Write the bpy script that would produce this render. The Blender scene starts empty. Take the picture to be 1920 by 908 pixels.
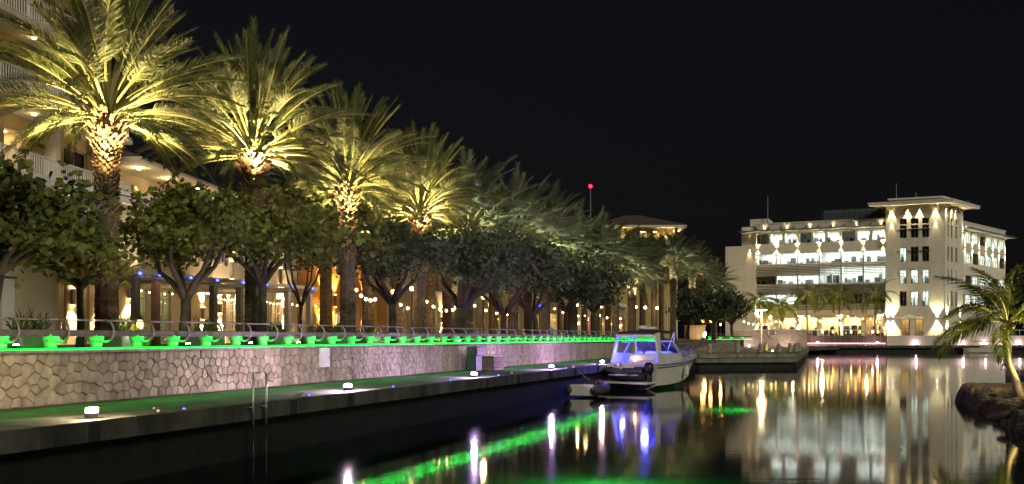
import bpy, math, random
from math import sin, cos, pi, radians as R, atan2, sqrt
from mathutils import Vector, Matrix, Euler
random.seed(11)
scene = bpy.context.scene
COL = scene.collection

# ------------------------------------------------------------------ camera
F = 1800.0                      # focal length in photo pixels (photo is 1920 wide)
HZ = 632.5                      # horizon row in the photo
CAMH = 3.0
cam_d = bpy.data.cameras.new('camera'); cam = bpy.data.objects.new('camera', cam_d); COL.objects.link(cam)
cam.location = (0, 0, CAMH); cam.rotation_euler = (pi/2, 0, 0)
cam_d.sensor_width = 36; cam_d.lens = 36*F/1920; cam_d.shift_y = (HZ-454)/1920
cam_d.clip_start = .1; cam_d.clip_end = 6000
scene.camera = cam

# ------------------------------------------------------------------ night sky, added fill light
world = bpy.data.worlds.new('World'); scene.world = world; world.use_nodes = True
nt = world.node_tree; nt.nodes.clear()
sky = nt.nodes.new('ShaderNodeTexSky'); sky.sky_type = 'NISHITA'; sky.sun_disc = False
sky.sun_elevation = R(1.0); sky.sun_rotation = R(150); sky.air_density = 1; sky.dust_density = 2
bg1 = nt.nodes.new('ShaderNodeBackground'); bg1.inputs['Strength'].default_value = .0014
nt.links.new(sky.outputs[0], bg1.inputs[0])
bg2 = nt.nodes.new('ShaderNodeBackground'); bg2.inputs['Color'].default_value = (.0011, .0011, .0020, 1); bg2.inputs['Strength'].default_value = 1
addn = nt.nodes.new('ShaderNodeAddShader'); outw = nt.nodes.new('ShaderNodeOutputWorld')
nt.links.new(bg1.outputs[0], addn.inputs[0]); nt.links.new(bg2.outputs[0], addn.inputs[1]); nt.links.new(addn.outputs[0], outw.inputs[0])
sun_d = bpy.data.lights.new('fill_sun', 'SUN'); sun_d.energy = .60; sun_d.angle = R(14); sun_d.color = (1, .94, .78)
sun = bpy.data.objects.new('fill_sun', sun_d); COL.objects.link(sun)
sun.rotation_euler = Euler((R(61), 0, R(30)), 'XYZ')      # added soft fill, no moon in view; from behind the camera, to the right, 29 degrees up
scene.view_settings.view_transform = 'Standard'; scene.view_settings.look = 'None'
scene.view_settings.exposure = 1.1; scene.view_settings.gamma = 1
scene.render.engine = 'CYCLES'
cy = scene.cycles
cy.use_denoising = True; cy.use_light_tree = True
cy.sample_clamp_indirect = 3.0; cy.sample_clamp_direct = 0
cy.max_bounces = 6; cy.diffuse_bounces = 2; cy.glossy_bounces = 3; cy.transmission_bounces = 4; cy.transparent_max_bounces = 12
cy.caustics_reflective = False; cy.caustics_refractive = False

# ------------------------------------------------------------------ materials
def nodes_of(m):
    m.use_nodes = True
    return m.node_tree.nodes, m.node_tree.links
def mat(name, base, rough=.6, var=.25, scale=3.0, bump=0.0, bscale=None, metal=0.0, rnd=0.0, second=None, spec=.4, detail=5, stain=0.0):
    """procedural surface: noise mottling in world space, per-object random tone, fine relief"""
    m = bpy.data.materials.new(name); n, l = nodes_of(m); b = n['Principled BSDF']
    geo = n.new('ShaderNodeNewGeometry')
    no = n.new('ShaderNodeTexNoise'); no.inputs['Scale'].default_value = scale; no.inputs['Detail'].default_value = detail
    l.new(geo.outputs['Position'], no.inputs['Vector'])
    mx = n.new('ShaderNodeMix'); mx.data_type = 'RGBA'
    lo = second if second else tuple(c*(1-var) for c in base)
    hi = base if second else tuple(min(1, c*(1+var)) for c in base)
    mx.inputs['A'].default_value = (*lo, 1); mx.inputs['B'].default_value = (*hi, 1)
    rmp = n.new('ShaderNodeMapRange'); rmp.inputs['From Min'].default_value = .32; rmp.inputs['From Max'].default_value = .68
    l.new(no.outputs['Fac'], rmp.inputs['Value']); l.new(rmp.outputs[0], mx.inputs['Factor'])
    col = mx.outputs['Result']
    if stain:                                            # large weathered patches and run-down streaks
        mpn = n.new('ShaderNodeMapping'); mpn.inputs['Scale'].default_value = (.9, .9, .22); l.new(geo.outputs['Position'], mpn.inputs['Vector'])
        sn = n.new('ShaderNodeTexNoise'); sn.inputs['Scale'].default_value = 1.3; sn.inputs['Detail'].default_value = 6; sn.inputs['Roughness'].default_value = .65; l.new(mpn.outputs[0], sn.inputs['Vector'])
        sr = n.new('ShaderNodeMapRange'); sr.inputs['From Min'].default_value = .38; sr.inputs['From Max'].default_value = .62; sr.inputs['To Min'].default_value = 1-stain; sr.inputs['To Max'].default_value = 1.0
        l.new(sn.outputs['Fac'], sr.inputs['Value']); h2 = n.new('ShaderNodeHueSaturation'); l.new(sr.outputs[0], h2.inputs['Value']); l.new(col, h2.inputs['Color']); col = h2.outputs[0]
    if rnd:
        oi = n.new('ShaderNodeObjectInfo'); hs = n.new('ShaderNodeHueSaturation'); mr = n.new('ShaderNodeMapRange')
        mr.inputs['To Min'].default_value = 1-rnd; mr.inputs['To Max'].default_value = 1+rnd
        l.new(oi.outputs['Random'], mr.inputs['Value']); l.new(mr.outputs[0], hs.inputs['Value']); l.new(col, hs.inputs['Color']); col = hs.outputs[0]
    l.new(col, b.inputs['Base Color'])
    b.inputs['Roughness'].default_value = rough; b.inputs['Metallic'].default_value = metal
    b.inputs['Specular IOR Level'].default_value = spec
    if bump:
        n2 = n.new('ShaderNodeTexNoise'); n2.inputs['Scale'].default_value = bscale or scale*6; n2.inputs['Detail'].default_value = 6
        l.new(geo.outputs['Position'], n2.inputs['Vector'])
        bp = n.new('ShaderNodeBump'); bp.inputs['Strength'].default_value = bump; bp.inputs['Distance'].default_value = .03
        l.new(n2.outputs['Fac'], bp.inputs['Height']); l.new(bp.outputs[0], b.inputs['Normal'])
    return m
def emit(name, col, strength):
    m = bpy.data.materials.new(name); n, l = nodes_of(m); n.remove(n['Principled BSDF'])
    e = n.new('ShaderNodeEmission'); e.inputs[0].default_value = (*col, 1); e.inputs[1].default_value = strength
    l.new(e.outputs[0], n['Material Output'].inputs[0]); return m
def leafmat(name, base, trans=.35, rnd=.25, scale=1.5):
    m = bpy.data.materials.new(name); n, l = nodes_of(m); n.remove(n['Principled BSDF'])
    geo = n.new('ShaderNodeNewGeometry'); no = n.new('ShaderNodeTexNoise'); no.inputs['Scale'].default_value = scale; no.inputs['Detail'].default_value = 4
    l.new(geo.outputs['Position'], no.inputs['Vector'])
    mr = n.new('ShaderNodeMapRange'); mr.inputs['From Min'].default_value = .3; mr.inputs['From Max'].default_value = .7
    mr.inputs['To Min'].default_value = 1-rnd*1.6; mr.inputs['To Max'].default_value = 1+rnd*1.6
    l.new(no.outputs['Fac'], mr.inputs['Value'])
    isl = n.new('ShaderNodeMapRange'); isl.inputs['To Min'].default_value = 1-rnd; isl.inputs['To Max'].default_value = 1+rnd
    l.new(geo.outputs['Random Per Island'], isl.inputs['Value'])
    mu = n.new('ShaderNodeMath'); mu.operation = 'MULTIPLY'; l.new(mr.outputs[0], mu.inputs[0]); l.new(isl.outputs[0], mu.inputs[1])
    hs = n.new('ShaderNodeHueSaturation'); hs.inputs['Color'].default_value = (*base, 1); l.new(mu.outputs[0], hs.inputs['Value'])
    hm = n.new('ShaderNodeMapRange'); hm.inputs['To Min'].default_value = .475; hm.inputs['To Max'].default_value = .525
    l.new(geo.outputs['Random Per Island'], hm.inputs['Value']); l.new(hm.outputs[0], hs.inputs['Hue'])
    d = n.new('ShaderNodeBsdfPrincipled'); d.inputs['Roughness'].default_value = .5; d.inputs['Specular IOR Level'].default_value = .35
    t = n.new('ShaderNodeBsdfTranslucent'); mx = n.new('ShaderNodeMixShader'); mx.inputs[0].default_value = trans
    l.new(hs.outputs[0], d.inputs['Base Color']); l.new(hs.outputs[0], t.inputs[0])
    l.new(d.outputs[0], mx.inputs[1]); l.new(t.outputs[0], mx.inputs[2]); l.new(mx.outputs[0], n['Material Output'].inputs[0])
    return m
def glassmat(name, tint=(.85, .9, .9)):
    m = bpy.data.materials.new(name); n, l = nodes_of(m); n.remove(n['Principled BSDF'])
    t = n.new('ShaderNodeBsdfTransparent'); t.inputs[0].default_value = (*tint, 1)
    g = n.new('ShaderNodeBsdfGlossy'); g.inputs['Roughness'].default_value = .03
    fr = n.new('ShaderNodeFresnel'); fr.inputs[0].default_value = 1.5; mx = n.new('ShaderNodeMixShader')
    l.new(fr.outputs[0], mx.inputs[0]); l.new(t.outputs[0], mx.inputs[1]); l.new(g.outputs[0], mx.inputs[2]); l.new(mx.outputs[0], n['Material Output'].inputs[0])
    return m

stone_m = mat('limestone', (.42, .375, .255), .85, .22, 4, .5, 40, rnd=.22, stain=.4)
mortar_m = mat('mortar', (.20, .175, .125), .95, .3, 6, .4, 60)
coping_m = mat('coping_stone', (.30, .28, .24), .8, .25, 5, .5, 50)
concrete_m = mat('quay_concrete', (.085, .08, .062), .7, .4, 1.1, .35, 30, rnd=.12, stain=.6)
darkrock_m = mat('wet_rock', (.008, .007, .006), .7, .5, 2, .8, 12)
rock_m = mat('reef_rock', (.12, .098, .07), .9, .45, 3.0, 1.0, 14)
sand_m = mat('pale_sand', (.34, .26, .15), .95, .2, 3, .3, 60)
deck_m = mat('promenade_paving', (.13, .11, .09), .8, .3, 1.5, .3, 40)
land_m = mat('land', (.06, .055, .045), .9, .3, .2)
seat_m = mat('bench_composite', (.14, .12, .105), .7, .25, 6, .2, 80, rnd=.1)
metal_m = mat('brushed_metal', (.42, .41, .38), .4, .1, 9, metal=.8)
galv_m = mat('painted_grey_metal', (.27, .26, .24), .5, .15, 6, metal=.3)
dark_m = mat('dark_metal', (.03, .03, .032), .5, .2, 8)
white_m = mat('white_paint', (.74, .72, .66), .55, .06, 3)
pedestal_m = mat('pedestal_stone', (.24, .25, .24), .8, .15, 8, .3, 70)
boot_m = mat('palm_boots', (.22, .15, .08), .9, .4, 7, .5, 40)
trunk_m = mat('palm_trunk', (.10, .076, .052), .95, .4, 5, .7, 30)
bark_m = mat('tree_bark', (.045, .036, .027), .9, .35, 4, .6, 30)
frond_m = leafmat('date_palm_frond', (.15, .18, .062), .25, .28)
rachis_m = mat('frond_rachis', (.38, .36, .12), .6, .15, 4)
frond2_m = leafmat('dim_palm_frond', (.20, .23, .13), .2, .25)
coco_m = leafmat('coconut_frond', (.12, .16, .03), .4, .3)
leaf_m = leafmat('sea_grape_leaf', (.14, .165, .034), .3, .45, .9)
leafb_m = leafmat('olive_leaf', (.075, .105, .058), .25, .45, .8)
bushleaf_m = leafmat('planter_leaf', (.10, .14, .03), .3, .3)
glass_m = glassmat('window_glass')
beige_m = mat('beige_stucco', (.52, .45, .32), .85, .08, 1.5, .15, 50)
cream_m = mat('cream_stucco', (.66, .60, .46), .85, .06, 1.2, .15, 50)
ochre_m = mat('ochre_stucco', (.46, .36, .15), .85, .12, 1.2, .15, 50)
orange_m = mat('orange_stucco', (.62, .33, .10), .85, .1, 1.2, .15, 50)
salmon_m = mat('salmon_paint', (.52, .27, .18), .7, .1, 3)
teal_m = mat('teal_paint', (.22, .40, .40), .6, .1, 3)
slate_m = mat('slate_shutter', (.10, .13, .14), .6, .15, 5)
roof_m = mat('roof_tile', (.10, .075, .06), .8, .3, 3, .5, 15)
officewall_m = mat('office_render', (.77, .73, .60), .8, .05, .6, .1, 20, stain=.10)
canopy_m = mat('canopy_fabric', (.62, .58, .48), .8, .1, 3)
wood_m = mat('weathered_wood', (.16, .115, .075), .8, .3, 5, .4, 40, rnd=.15)
room_m = mat('room_paint', (.72, .74, .70), .9, .08, .7)
roomwarm_m = mat('warm_room_paint', (.66, .55, .36), .9, .15, .9)
clutter_m = mat('furniture', (.10, .10, .10), .7, .6, 1.5)
gelcoat_m = mat('white_gelcoat', (.68, .65, .55), .28, .07, 1.5, spec=.5)
vinyl_m = mat('white_vinyl', (.62, .62, .66), .5, .05, 4)
black_m = mat('black_plastic', (.012, .012, .015), .35, .2, 6)
charcoal_m = mat('charcoal_cover', (.045, .043, .045), .7, .25, 5)
pinkwall_m = mat('pink_coral_stone', (.40, .31, .25), .85, .2, 1.5, .5, 14)
em_green = emit('green_led', (.0, 1, .04), 75)
em_green2 = emit('green_led_line', (.0, 1, .05), 2.2)
em_white = emit('white_lamp', (1, .86, .78), 60)
em_warm = emit('warm_lamp', (1, .52, .17), 22)
em_bulb = emit('festoon_bulb', (1, .58, .20), 20)
em_orange = emit('orange_lamp', (1, .30, .04), 18)
em_blue = emit('blue_led', (.02, .03, 1), 14)
em_red = emit('red_beacon', (1, .004, .012), 12)
em_panel = emit('office_ceiling_panel', (.93, 1, .93), 15)
em_panelw = emit('shop_ceiling_panel', (1, .70, .34), 9)
em_cafe = emit('cafe_panel', (1, .86, .55), 22)
em_panely = emit('yellow_shop_panel', (1, .86, .22), 6)
em_panelg = emit('pale_green_shop_panel', (.86, 1, .60), 6)
em_panelr = emit('red_shop_panel', (1, .10, .03), 6)

# ------------------------------------------------------------------ mesh builder
class MB:
    def __init__(s): s.v = []; s.f = []; s.mi = []; s.cur = 0
    def face(s, pts):
        k = len(s.v); s.v += [tuple(p) for p in pts]; s.f.append(tuple(range(k, k+len(pts)))); s.mi.append(s.cur)
    def box(s, x0, x1, y0, y1, z0, z1, M=None):
        k = len(s.v); P = [(x, y, z) for z in (z0, z1) for y in (y0, y1) for x in (x0, x1)]
        if M is not None: P = [tuple(M @ Vector(p)) for p in P]
        s.v += P
        for q in ((0, 2, 3, 1), (4, 5, 7, 6), (0, 1, 5, 4), (2, 6, 7, 3), (0, 4, 6, 2), (1, 3, 7, 5)): s.f.append(tuple(k+i for i in q)); s.mi.append(s.cur)
        return s
    def rbox(s, x0, x1, y0, y1, z0, z1, b=.02, M=None):
        """box with chamfered edges"""
        k = len(s.v); P = []; c = (((x0+x1)/2), (y0+y1)/2, (z0+z1)/2)
        idx = {}
        for i, x in enumerate((x0, x1)):
            for j, y in enumerate((y0, y1)):
                for m, z in enumerate((z0, z1)):
                    sx = b if i == 0 else -b; sy = b if j == 0 else -b; sz = b if m == 0 else -b
                    idx[i, j, m] = len(P); P += [(x, y+sy, z+sz), (x+sx, y, z+sz), (x+sx, y+sy, z)]
        if M is not None: P = [tuple(M @ Vector(p)) for p in P]
        s.v += P
        def add(q): s.f.append(tuple(k+i for i in q)); s.mi.append(s.cur)
        for i in (0, 1): add([idx[i, 0, 0], idx[i, 1, 0], idx[i, 1, 1], idx[i, 0, 1]])
        for j in (0, 1): add([idx[0, j, 0]+1, idx[1, j, 0]+1, idx[1, j, 1]+1, idx[0, j, 1]+1])
        for m in (0, 1): add([idx[0, 0, m]+2, idx[1, 0, m]+2, idx[1, 1, m]+2, idx[0, 1, m]+2])
        for i in (0, 1):
            for j in (0, 1): add([idx[i, j, 0], idx[i, j, 0]+1, idx[i, j, 1]+1, idx[i, j, 1]])
            for m in (0, 1): add([idx[i, 0, m], idx[i, 0, m]+2, idx[i, 1, m]+2, idx[i, 1, m]])
        for j in (0, 1):
            for m in (0, 1): add([idx[0, j, m]+1, idx[0, j, m]+2, idx[1, j, m]+2, idx[1, j, m]+1])
        for i in (0, 1):
            for j in (0, 1):
                for m in (0, 1): add([idx[i, j, m], idx[i, j, m]+1, idx[i, j, m]+2])
        return s
    def tube(s, pts, rad, n=8, cap=True, flat=None):
        pts = [Vector(p) for p in pts]; k = len(s.v); N = len(pts)
        if not hasattr(rad, '__len__'): rad = [rad]*N
        prev = None
        for i, p in enumerate(pts):
            d = (pts[min(i+1, N-1)]-pts[max(i-1, 0)]).normalized()
            if prev is None:
                a = d.cross(Vector((0, 0, 1)) if abs(d.z) < .9 else Vector((1, 0, 0))).normalized()
            else:
                a = (prev-d*prev.dot(d)).normalized()
            prev = a; b = d.cross(a)
            for j in range(n):
                t = 2*pi*j/n; s.v.append(tuple(p+a*rad[i]*cos(t)+b*rad[i]*sin(t)))
        for i in range(N-1):
            for j in range(n):
                s.f.append((k+i*n+j, k+i*n+(j+1) % n, k+(i+1)*n+(j+1) % n, k+(i+1)*n+j)); s.mi.append(s.cur)
        if cap:
            s.f.append(tuple(k+j for j in range(n))[::-1]); s.mi.append(s.cur)
            s.f.append(tuple(k+(N-1)*n+j for j in range(n))); s.mi.append(s.cur)
        return s
    def lathe(s, prof, n=12, c=(0, 0, 0)):
        k = len(s.v); N = len(prof)
        for r, z in prof:
            for j in range(n): s.v.append((c[0]+r*cos(2*pi*j/n), c[1]+r*sin(2*pi*j/n), c[2]+z))
        for i in range(N-1):
            for j in range(n): s.f.append((k+i*n+j, k+i*n+(j+1) % n, k+(i+1)*n+(j+1) % n, k+(i+1)*n+j)); s.mi.append(s.cur)
        s.f.append(tuple(k+j for j in range(n))[::-1]); s.mi.append(s.cur)
        s.f.append(tuple(k+(N-1)*n+j for j in range(n))); s.mi.append(s.cur)
        return s
    def prism(s, poly, z0, z1):
        k = len(s.v); N = len(poly)
        a = sum(poly[i][0]*poly[(i+1) % N][1]-poly[(i+1) % N][0]*poly[i][1] for i in range(N))
        if a < 0: poly = poly[::-1]
        s.v += [(x, y, z0) for x, y in poly]+[(x, y, z1) for x, y in poly]
        s.f.append(tuple(k+i for i in range(N))[::-1]); s.mi.append(s.cur); s.f.append(tuple(k+N+i for i in range(N))); s.mi.append(s.cur)
        for i in range(N): s.f.append((k+i, k+(i+1) % N, k+N+(i+1) % N, k+N+i)); s.mi.append(s.cur)
        return s
    def sphere(s, c, r, n=10, m=6, sc=(1, 1, 1)):
        return s.lathe2([(r*sin(pi*i/m), -r*cos(pi*i/m)) for i in range(m+1)], n, c, sc)
    def lathe2(s, prof, n, c, sc):
        k = len(s.v); N = len(prof)
        for r, z in prof:
            r = max(r, 1e-4)
            for j in range(n): s.v.append((c[0]+sc[0]*r*cos(2*pi*j/n), c[1]+sc[1]*r*sin(2*pi*j/n), c[2]+sc[2]*z))
        for i in range(N-1):
            for j in range(n): s.f.append((k+i*n+j, k+i*n+(j+1) % n, k+(i+1)*n+(j+1) % n, k+(i+1)*n+j)); s.mi.append(s.cur)
        return s
    def mesh(s, name, mats, smooth=False):
        me = bpy.data.meshes.new(name); me.from_pydata(s.v, [], s.f)
        for m in (mats if isinstance(mats, (list, tuple)) else [mats]): me.materials.append(m)
        if any(s.mi): me.polygons.foreach_set('material_index', s.mi)
        if smooth: me.polygons.foreach_set('use_smooth', [True]*len(s.f))
        me.update(); return me
    def build(s, name, mats, parent=None, loc=(0, 0, 0), rz=0, smooth=False):
        return link(name, s.mesh(name, mats, smooth), parent, loc, rz)
def link(name, data, parent=None, loc=(0, 0, 0), rz=0):
    o = bpy.data.objects.new(name, data); COL.objects.link(o); o.location = loc; o.rotation_euler = (0, 0, rz)
    if parent: o.parent = parent
    return o
def tag(o, label, cat, group=None):
    o['label'] = label; o['category'] = cat
    if group: o['group'] = group
    return o
def thing(name, label, cat, loc=(0, 0, 0), rz=0, group=None):
    o = link(name, None, None, loc, rz); o.empty_display_size = .2; return tag(o, label, cat, group)
def struct(o): o['kind'] = 'structure'; return o
def stuff(o): o['kind'] = 'stuff'; return o
def copy_tree(o, parent=None):
    c = o.copy(); COL.objects.link(c); c.parent = parent
    for ch in list(o.children): copy_tree(ch, c)
    return c
def lamp(parent, loc, power, col=(1, .8, .55), rad=.05, spot=None, aim=None, blend=.6):
    d = bpy.data.lights.new('lamp_light', 'SPOT' if spot else 'POINT'); d.energy = power; d.color = col; d.shadow_soft_size = rad
    if spot: d.spot_size = R(spot); d.spot_blend = blend
    o = bpy.data.objects.new('lamp_light', d); COL.objects.link(o); o.location = loc
    if parent: o.parent = parent
    if aim is not None: o.rotation_euler = Vector(aim).to_track_quat('-Z', 'Y').to_euler()
    return o

# ------------------------------------------------------------------ places
TH = math.atan((1600-960)/F); CT = cos(TH)
D = Vector((sin(TH), cos(TH), 0)); NN = Vector((-cos(TH), sin(TH), 0)); RP = pi/2-TH   # promenade direction, landward normal, its heading
def P(t, L, z=0): return D*t+NN*L+Vector((0, 0, z))
def tL(L, x):                                        # distance along the promenade on the line L metres to the left, seen at column x
    Y = F*L/(CT*(1600-x)); return (Y-L*sin(TH))/CT
def YL(L, x): return F*L/(CT*(1600-x))
def at(x, Y, z=0): return Vector(((x-960)/F*Y, Y, z))
def zz(y, Y): return CAMH+(HZ-y)*Y/F
QZ, DZ = 1.38, 2.69                                  # quay and promenade levels above the water
EDGE, WALL = 13.9, 18.0
T0 = -14.0; T1 = (94-WALL*sin(TH))/CT                # the promenade wall ends where the jetty crosses

ORD = ['first', 'second', 'third', 'fourth', 'fifth', 'sixth', 'seventh', 'eighth', 'ninth', 'tenth']

# ================================================================== THE SETTING
# seabed and water
b = MB(); b.face([(-300, -60, -1.6), (600, -60, -1.6), (600, 400, -1.6), (-300, 400, -1.6)])
struct(b.build('seabed', mat('seabed_silt', (.10, .14, .12), .9, .3, .3)))
wm = bpy.data.materials.new('harbour_water'); n, l = nodes_of(wm); n.remove(n['Principled BSDF'])
geo = n.new('ShaderNodeNewGeometry')
mp = n.new('ShaderNodeMapping'); mp.inputs['Scale'].default_value = (.35, 1.0, 1); l.new(geo.outputs['Position'], mp.inputs['Vector'])
rip = n.new('ShaderNodeTexNoise'); rip.inputs['Scale'].default_value = 1.6; rip.inputs['Detail'].default_value = 3; l.new(mp.outputs[0], rip.inputs['Vector'])
swell = n.new('ShaderNodeTexNoise'); swell.inputs['Scale'].default_value = .045; swell.inputs['Detail'].default_value = 2; l.new(mp.outputs[0], swell.inputs['Vector'])
bp = n.new('ShaderNodeBump'); bp.inputs['Strength'].default_value = .035; bp.inputs['Distance'].default_value = .05; l.new(rip.outputs['Fac'], bp.inputs['Height'])
gl = n.new('ShaderNodeBsdfGlossy'); gl.inputs[0].default_value = (.98, .98, .98, 1); l.new(bp.outputs[0], gl.inputs['Normal'])
rr = n.new('ShaderNodeMapRange'); rr.inputs['From Min'].default_value = .35; rr.inputs['From Max'].default_value = .65
rr.inputs['To Min'].default_value = .03; rr.inputs['To Max'].default_value = .085; l.new(swell.outputs['Fac'], rr.inputs['Value']); l.new(rr.outputs[0], gl.inputs['Roughness'])
tr = n.new('ShaderNodeBsdfTransparent'); tr.inputs[0].default_value = (.35, .62, .58, 1)
fr = n.new('ShaderNodeFresnel'); fr.inputs[0].default_value = 1.85
mx = n.new('ShaderNodeMixShader'); l.new(fr.outputs[0], mx.inputs[0]); l.new(tr.outputs[0], mx.inputs[1]); l.new(gl.outputs[0], mx.inputs[2]); l.new(mx.outputs[0], n['Material Output'].inputs[0])
b = MB(); b.face([(-300, -60, 0), (600, -60, 0), (600, 400, 0), (-300, 400, 0)])
struct(b.build('water', wm))

def xy(t, L): p = P(t, L); return (p.x, p.y)
# promenade deck (land): from the stone wall landward, wrapping behind the jetty to the office quay
J0 = xy(T1, WALL)
b = MB()
b.prism([xy(T0, WALL+.45), xy(T1+14, WALL+.45), (26, 118), (29, 124), (40, 168), (40, 330), (-260, 330), (-260, -20)], -1.5, DZ-.004)
struct(b.build('promenade', deck_m))
b = MB(); b.face([(-3000, 320, DZ-.3), (3000, 320, DZ-.3), (3000, 3500, DZ-.3), (-3000, 3500, DZ-.3)])
struct(b.build('land', land_m))
# the low quay along the wall, with edge blocks as pieces
quay = struct(link('quay', None, None, (0, 0, 0), RP))
b = MB(); b.box(T0, T1-1.2, EDGE+.55, WALL+.1, -1.5, QZ-.012); b.build('walkway', concrete_m, quay)
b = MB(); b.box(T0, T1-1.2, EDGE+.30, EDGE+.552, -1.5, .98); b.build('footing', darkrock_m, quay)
t = T0; k = 0
blk = MB().rbox(.006, 2.494, EDGE, EDGE+.55, .96, QZ, .015).mesh('edge_block', concrete_m)
while t < T1-4:
    o = link('edge_block', blk, quay, (t, random.uniform(-.008, .008), random.uniform(-.006, .006))); t += 2.5
# rubber fenders bolted to the quay face
fm_ = MB().rbox(-.15, .15, EDGE-.05, EDGE-.003, .97, 1.34, .02).mesh('fender', mat('old_rubber', (.018, .017, .016), .8, .4, 6, .5, 30))
for k in range(16): link('fender', fm_, quay, (T0+10.2+k*4.9+random.uniform(-1.2, 1.2), 0, 0))
# jetty with steps
jp = [xy(T1-1.2, EDGE), xy(T1-1.2, WALL+.4), xy(T1+14.05, WALL+.4), (26, 118.1), (29, 124.1), (40, 168.1), (52, 168.1), (39, 128), (28.2, 95.0), (27.6, 94)]
jetty = struct(link('jetty', None))
b = MB(); b.prism(jp, .55, QZ-.008); b.build('platform', mat('jetty_stone', (.20, .185, .14), .85, .3, 1.2, .5, 20), jetty)
jc = Vector((sum(p[0] for p in jp)/len(jp), sum(p[1] for p in jp)/len(jp)))
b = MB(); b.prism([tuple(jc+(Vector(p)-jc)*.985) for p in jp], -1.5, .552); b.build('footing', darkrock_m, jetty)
# edge stones of the jetty
e0, e1 = Vector(jp[0]), Vector(jp[-1]); ev = e1-e0; nb = int(ev.length/1.8); ea = atan2(ev.y, ev.x)
st = MB().rbox(.01, ev.length/nb-.01, -.12, .7, 1.0, QZ+.004, .03).mesh('edge_stone', mat('jetty_edge', (.25, .23, .17), .85, .3, 2, .6, 20, rnd=.2))
for i in range(nb): p = e0+ev*i/nb; link('edge_stone', st, jetty, (p.x, p.y, random.uniform(-.01, .01)), ea)
# broad steps from jetty up to the promenade
stm = mat('step_stone', (.24, .22, .17), .85, .3, 2, .5, 25, rnd=.15)
for i in range(6):
    y0 = 110+i*1.5; zt = QZ+(i+1)*(DZ-QZ)/6
    xa = (1262-960)/F*y0; xb = (1405-i*7-960)/F*y0
    MB().rbox(xa, xb, y0, y0+1.52 if i < 5 else y0+5, QZ-.05, zt-(0 if i < 5 else -.012), .03).build('step', stm, jetty)
# far quay in front of the offices
fq = struct(link('far_quay', None))
b = MB(); b.prism([(44, 187), (520, 187), (520, 240), (44, 240)], .9, QZ-.006); b.build('walkway', concrete_m, fq)
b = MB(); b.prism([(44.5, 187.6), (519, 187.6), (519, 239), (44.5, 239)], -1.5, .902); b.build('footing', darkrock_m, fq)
b = MB(); b.prism([(49, 166.05), (64, 187.3), (44.2, 187.3), (39, 168)], .6, QZ-.009); b.build('ramp', concrete_m, fq)
b = MB(); b.prism([(41, 190.6), (520, 190.6), (520, 330), (40.5, 330), (40.5, 190.6)], -1, DZ+.4); b.build('terrace', deck_m, fq)

# ================================================================== STONE RETAINING WALL
wall = thing('stone_wall', 'long low retaining wall of irregular pale limestone below the green-lit benches', 'wall', (0, 0, 0), RP)
MB().box(T0, T1, WALL+.05, WALL+.5, QZ-.2, DZ-.06).build('backing', mortar_m, wall)
# Voronoi masonry
def clip(poly, px, py, nx, ny):                      # keep the side where (p-(px,py)).n <= 0
    out = []; N = len(poly)
    for i in range(N):
        a, c = poly[i], poly[(i+1) % N]; da = (a[0]-px)*nx+(a[1]-py)*ny; dc = (c[0]-px)*nx+(c[1]-py)*ny
        if da <= 0: out.append(a)
        if (da < 0 < dc) or (dc < 0 < da): s_ = da/(da-dc); out.append((a[0]+(c[0]-a[0])*s_, a[1]+(c[1]-a[1])*s_))
    return out
def cells(x0, x1, z0, z1, sp, seed, its=2):
    rnd = random.Random(seed); pts = []
    nx_ = int((x1-x0)/sp); nz_ = max(1, int(round((z1-z0)/sp)))
    for i in range(nx_):
        for j in range(nz_):
            if rnd.random() < .1: continue
            pts.append((x0+(i+.5+(j % 2)*.5-.25+rnd.uniform(-.48, .48))*(x1-x0)/nx_, z0+(j+.5+rnd.uniform(-.42, .42))*(z1-z0)/nz_))
    for it in range(its+1):
        grid = {}
        for q in pts: grid.setdefault(int(q[0]//(2.2*sp)), []).append(q)
        polys = []
        for q in pts:
            g = int(q[0]//(2.2*sp)); poly = [(max(x0, q[0]-2*sp), z0), (min(x1, q[0]+2*sp), z0), (min(x1, q[0]+2*sp), z1), (max(x0, q[0]-2*sp), z1)]
            for h in (g-1, g, g+1):
                for o in grid.get(h, ()):
                    if o is q: continue
                    dx, dz = o[0]-q[0], o[1]-q[1]
                    if dx*dx+dz*dz < (2.6*sp)**2: poly = clip(poly, (o[0]+q[0])/2, (o[1]+q[1])/2, dx, dz)
                    if len(poly) < 3: break
            polys.append(poly)
        if it < its:
            new = []
            for q, poly in zip(pts, polys):
                if len(poly) < 3: new.append(q); continue
                cx = sum(p[0] for p in poly)/len(poly); cz = sum(p[1] for p in poly)/len(poly); f = .35
                new.append((q[0]+(cx-q[0])*f, q[1]+(cz-q[1])*f))
            pts = new
    return [p for p in polys if len(p) >= 3]
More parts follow.
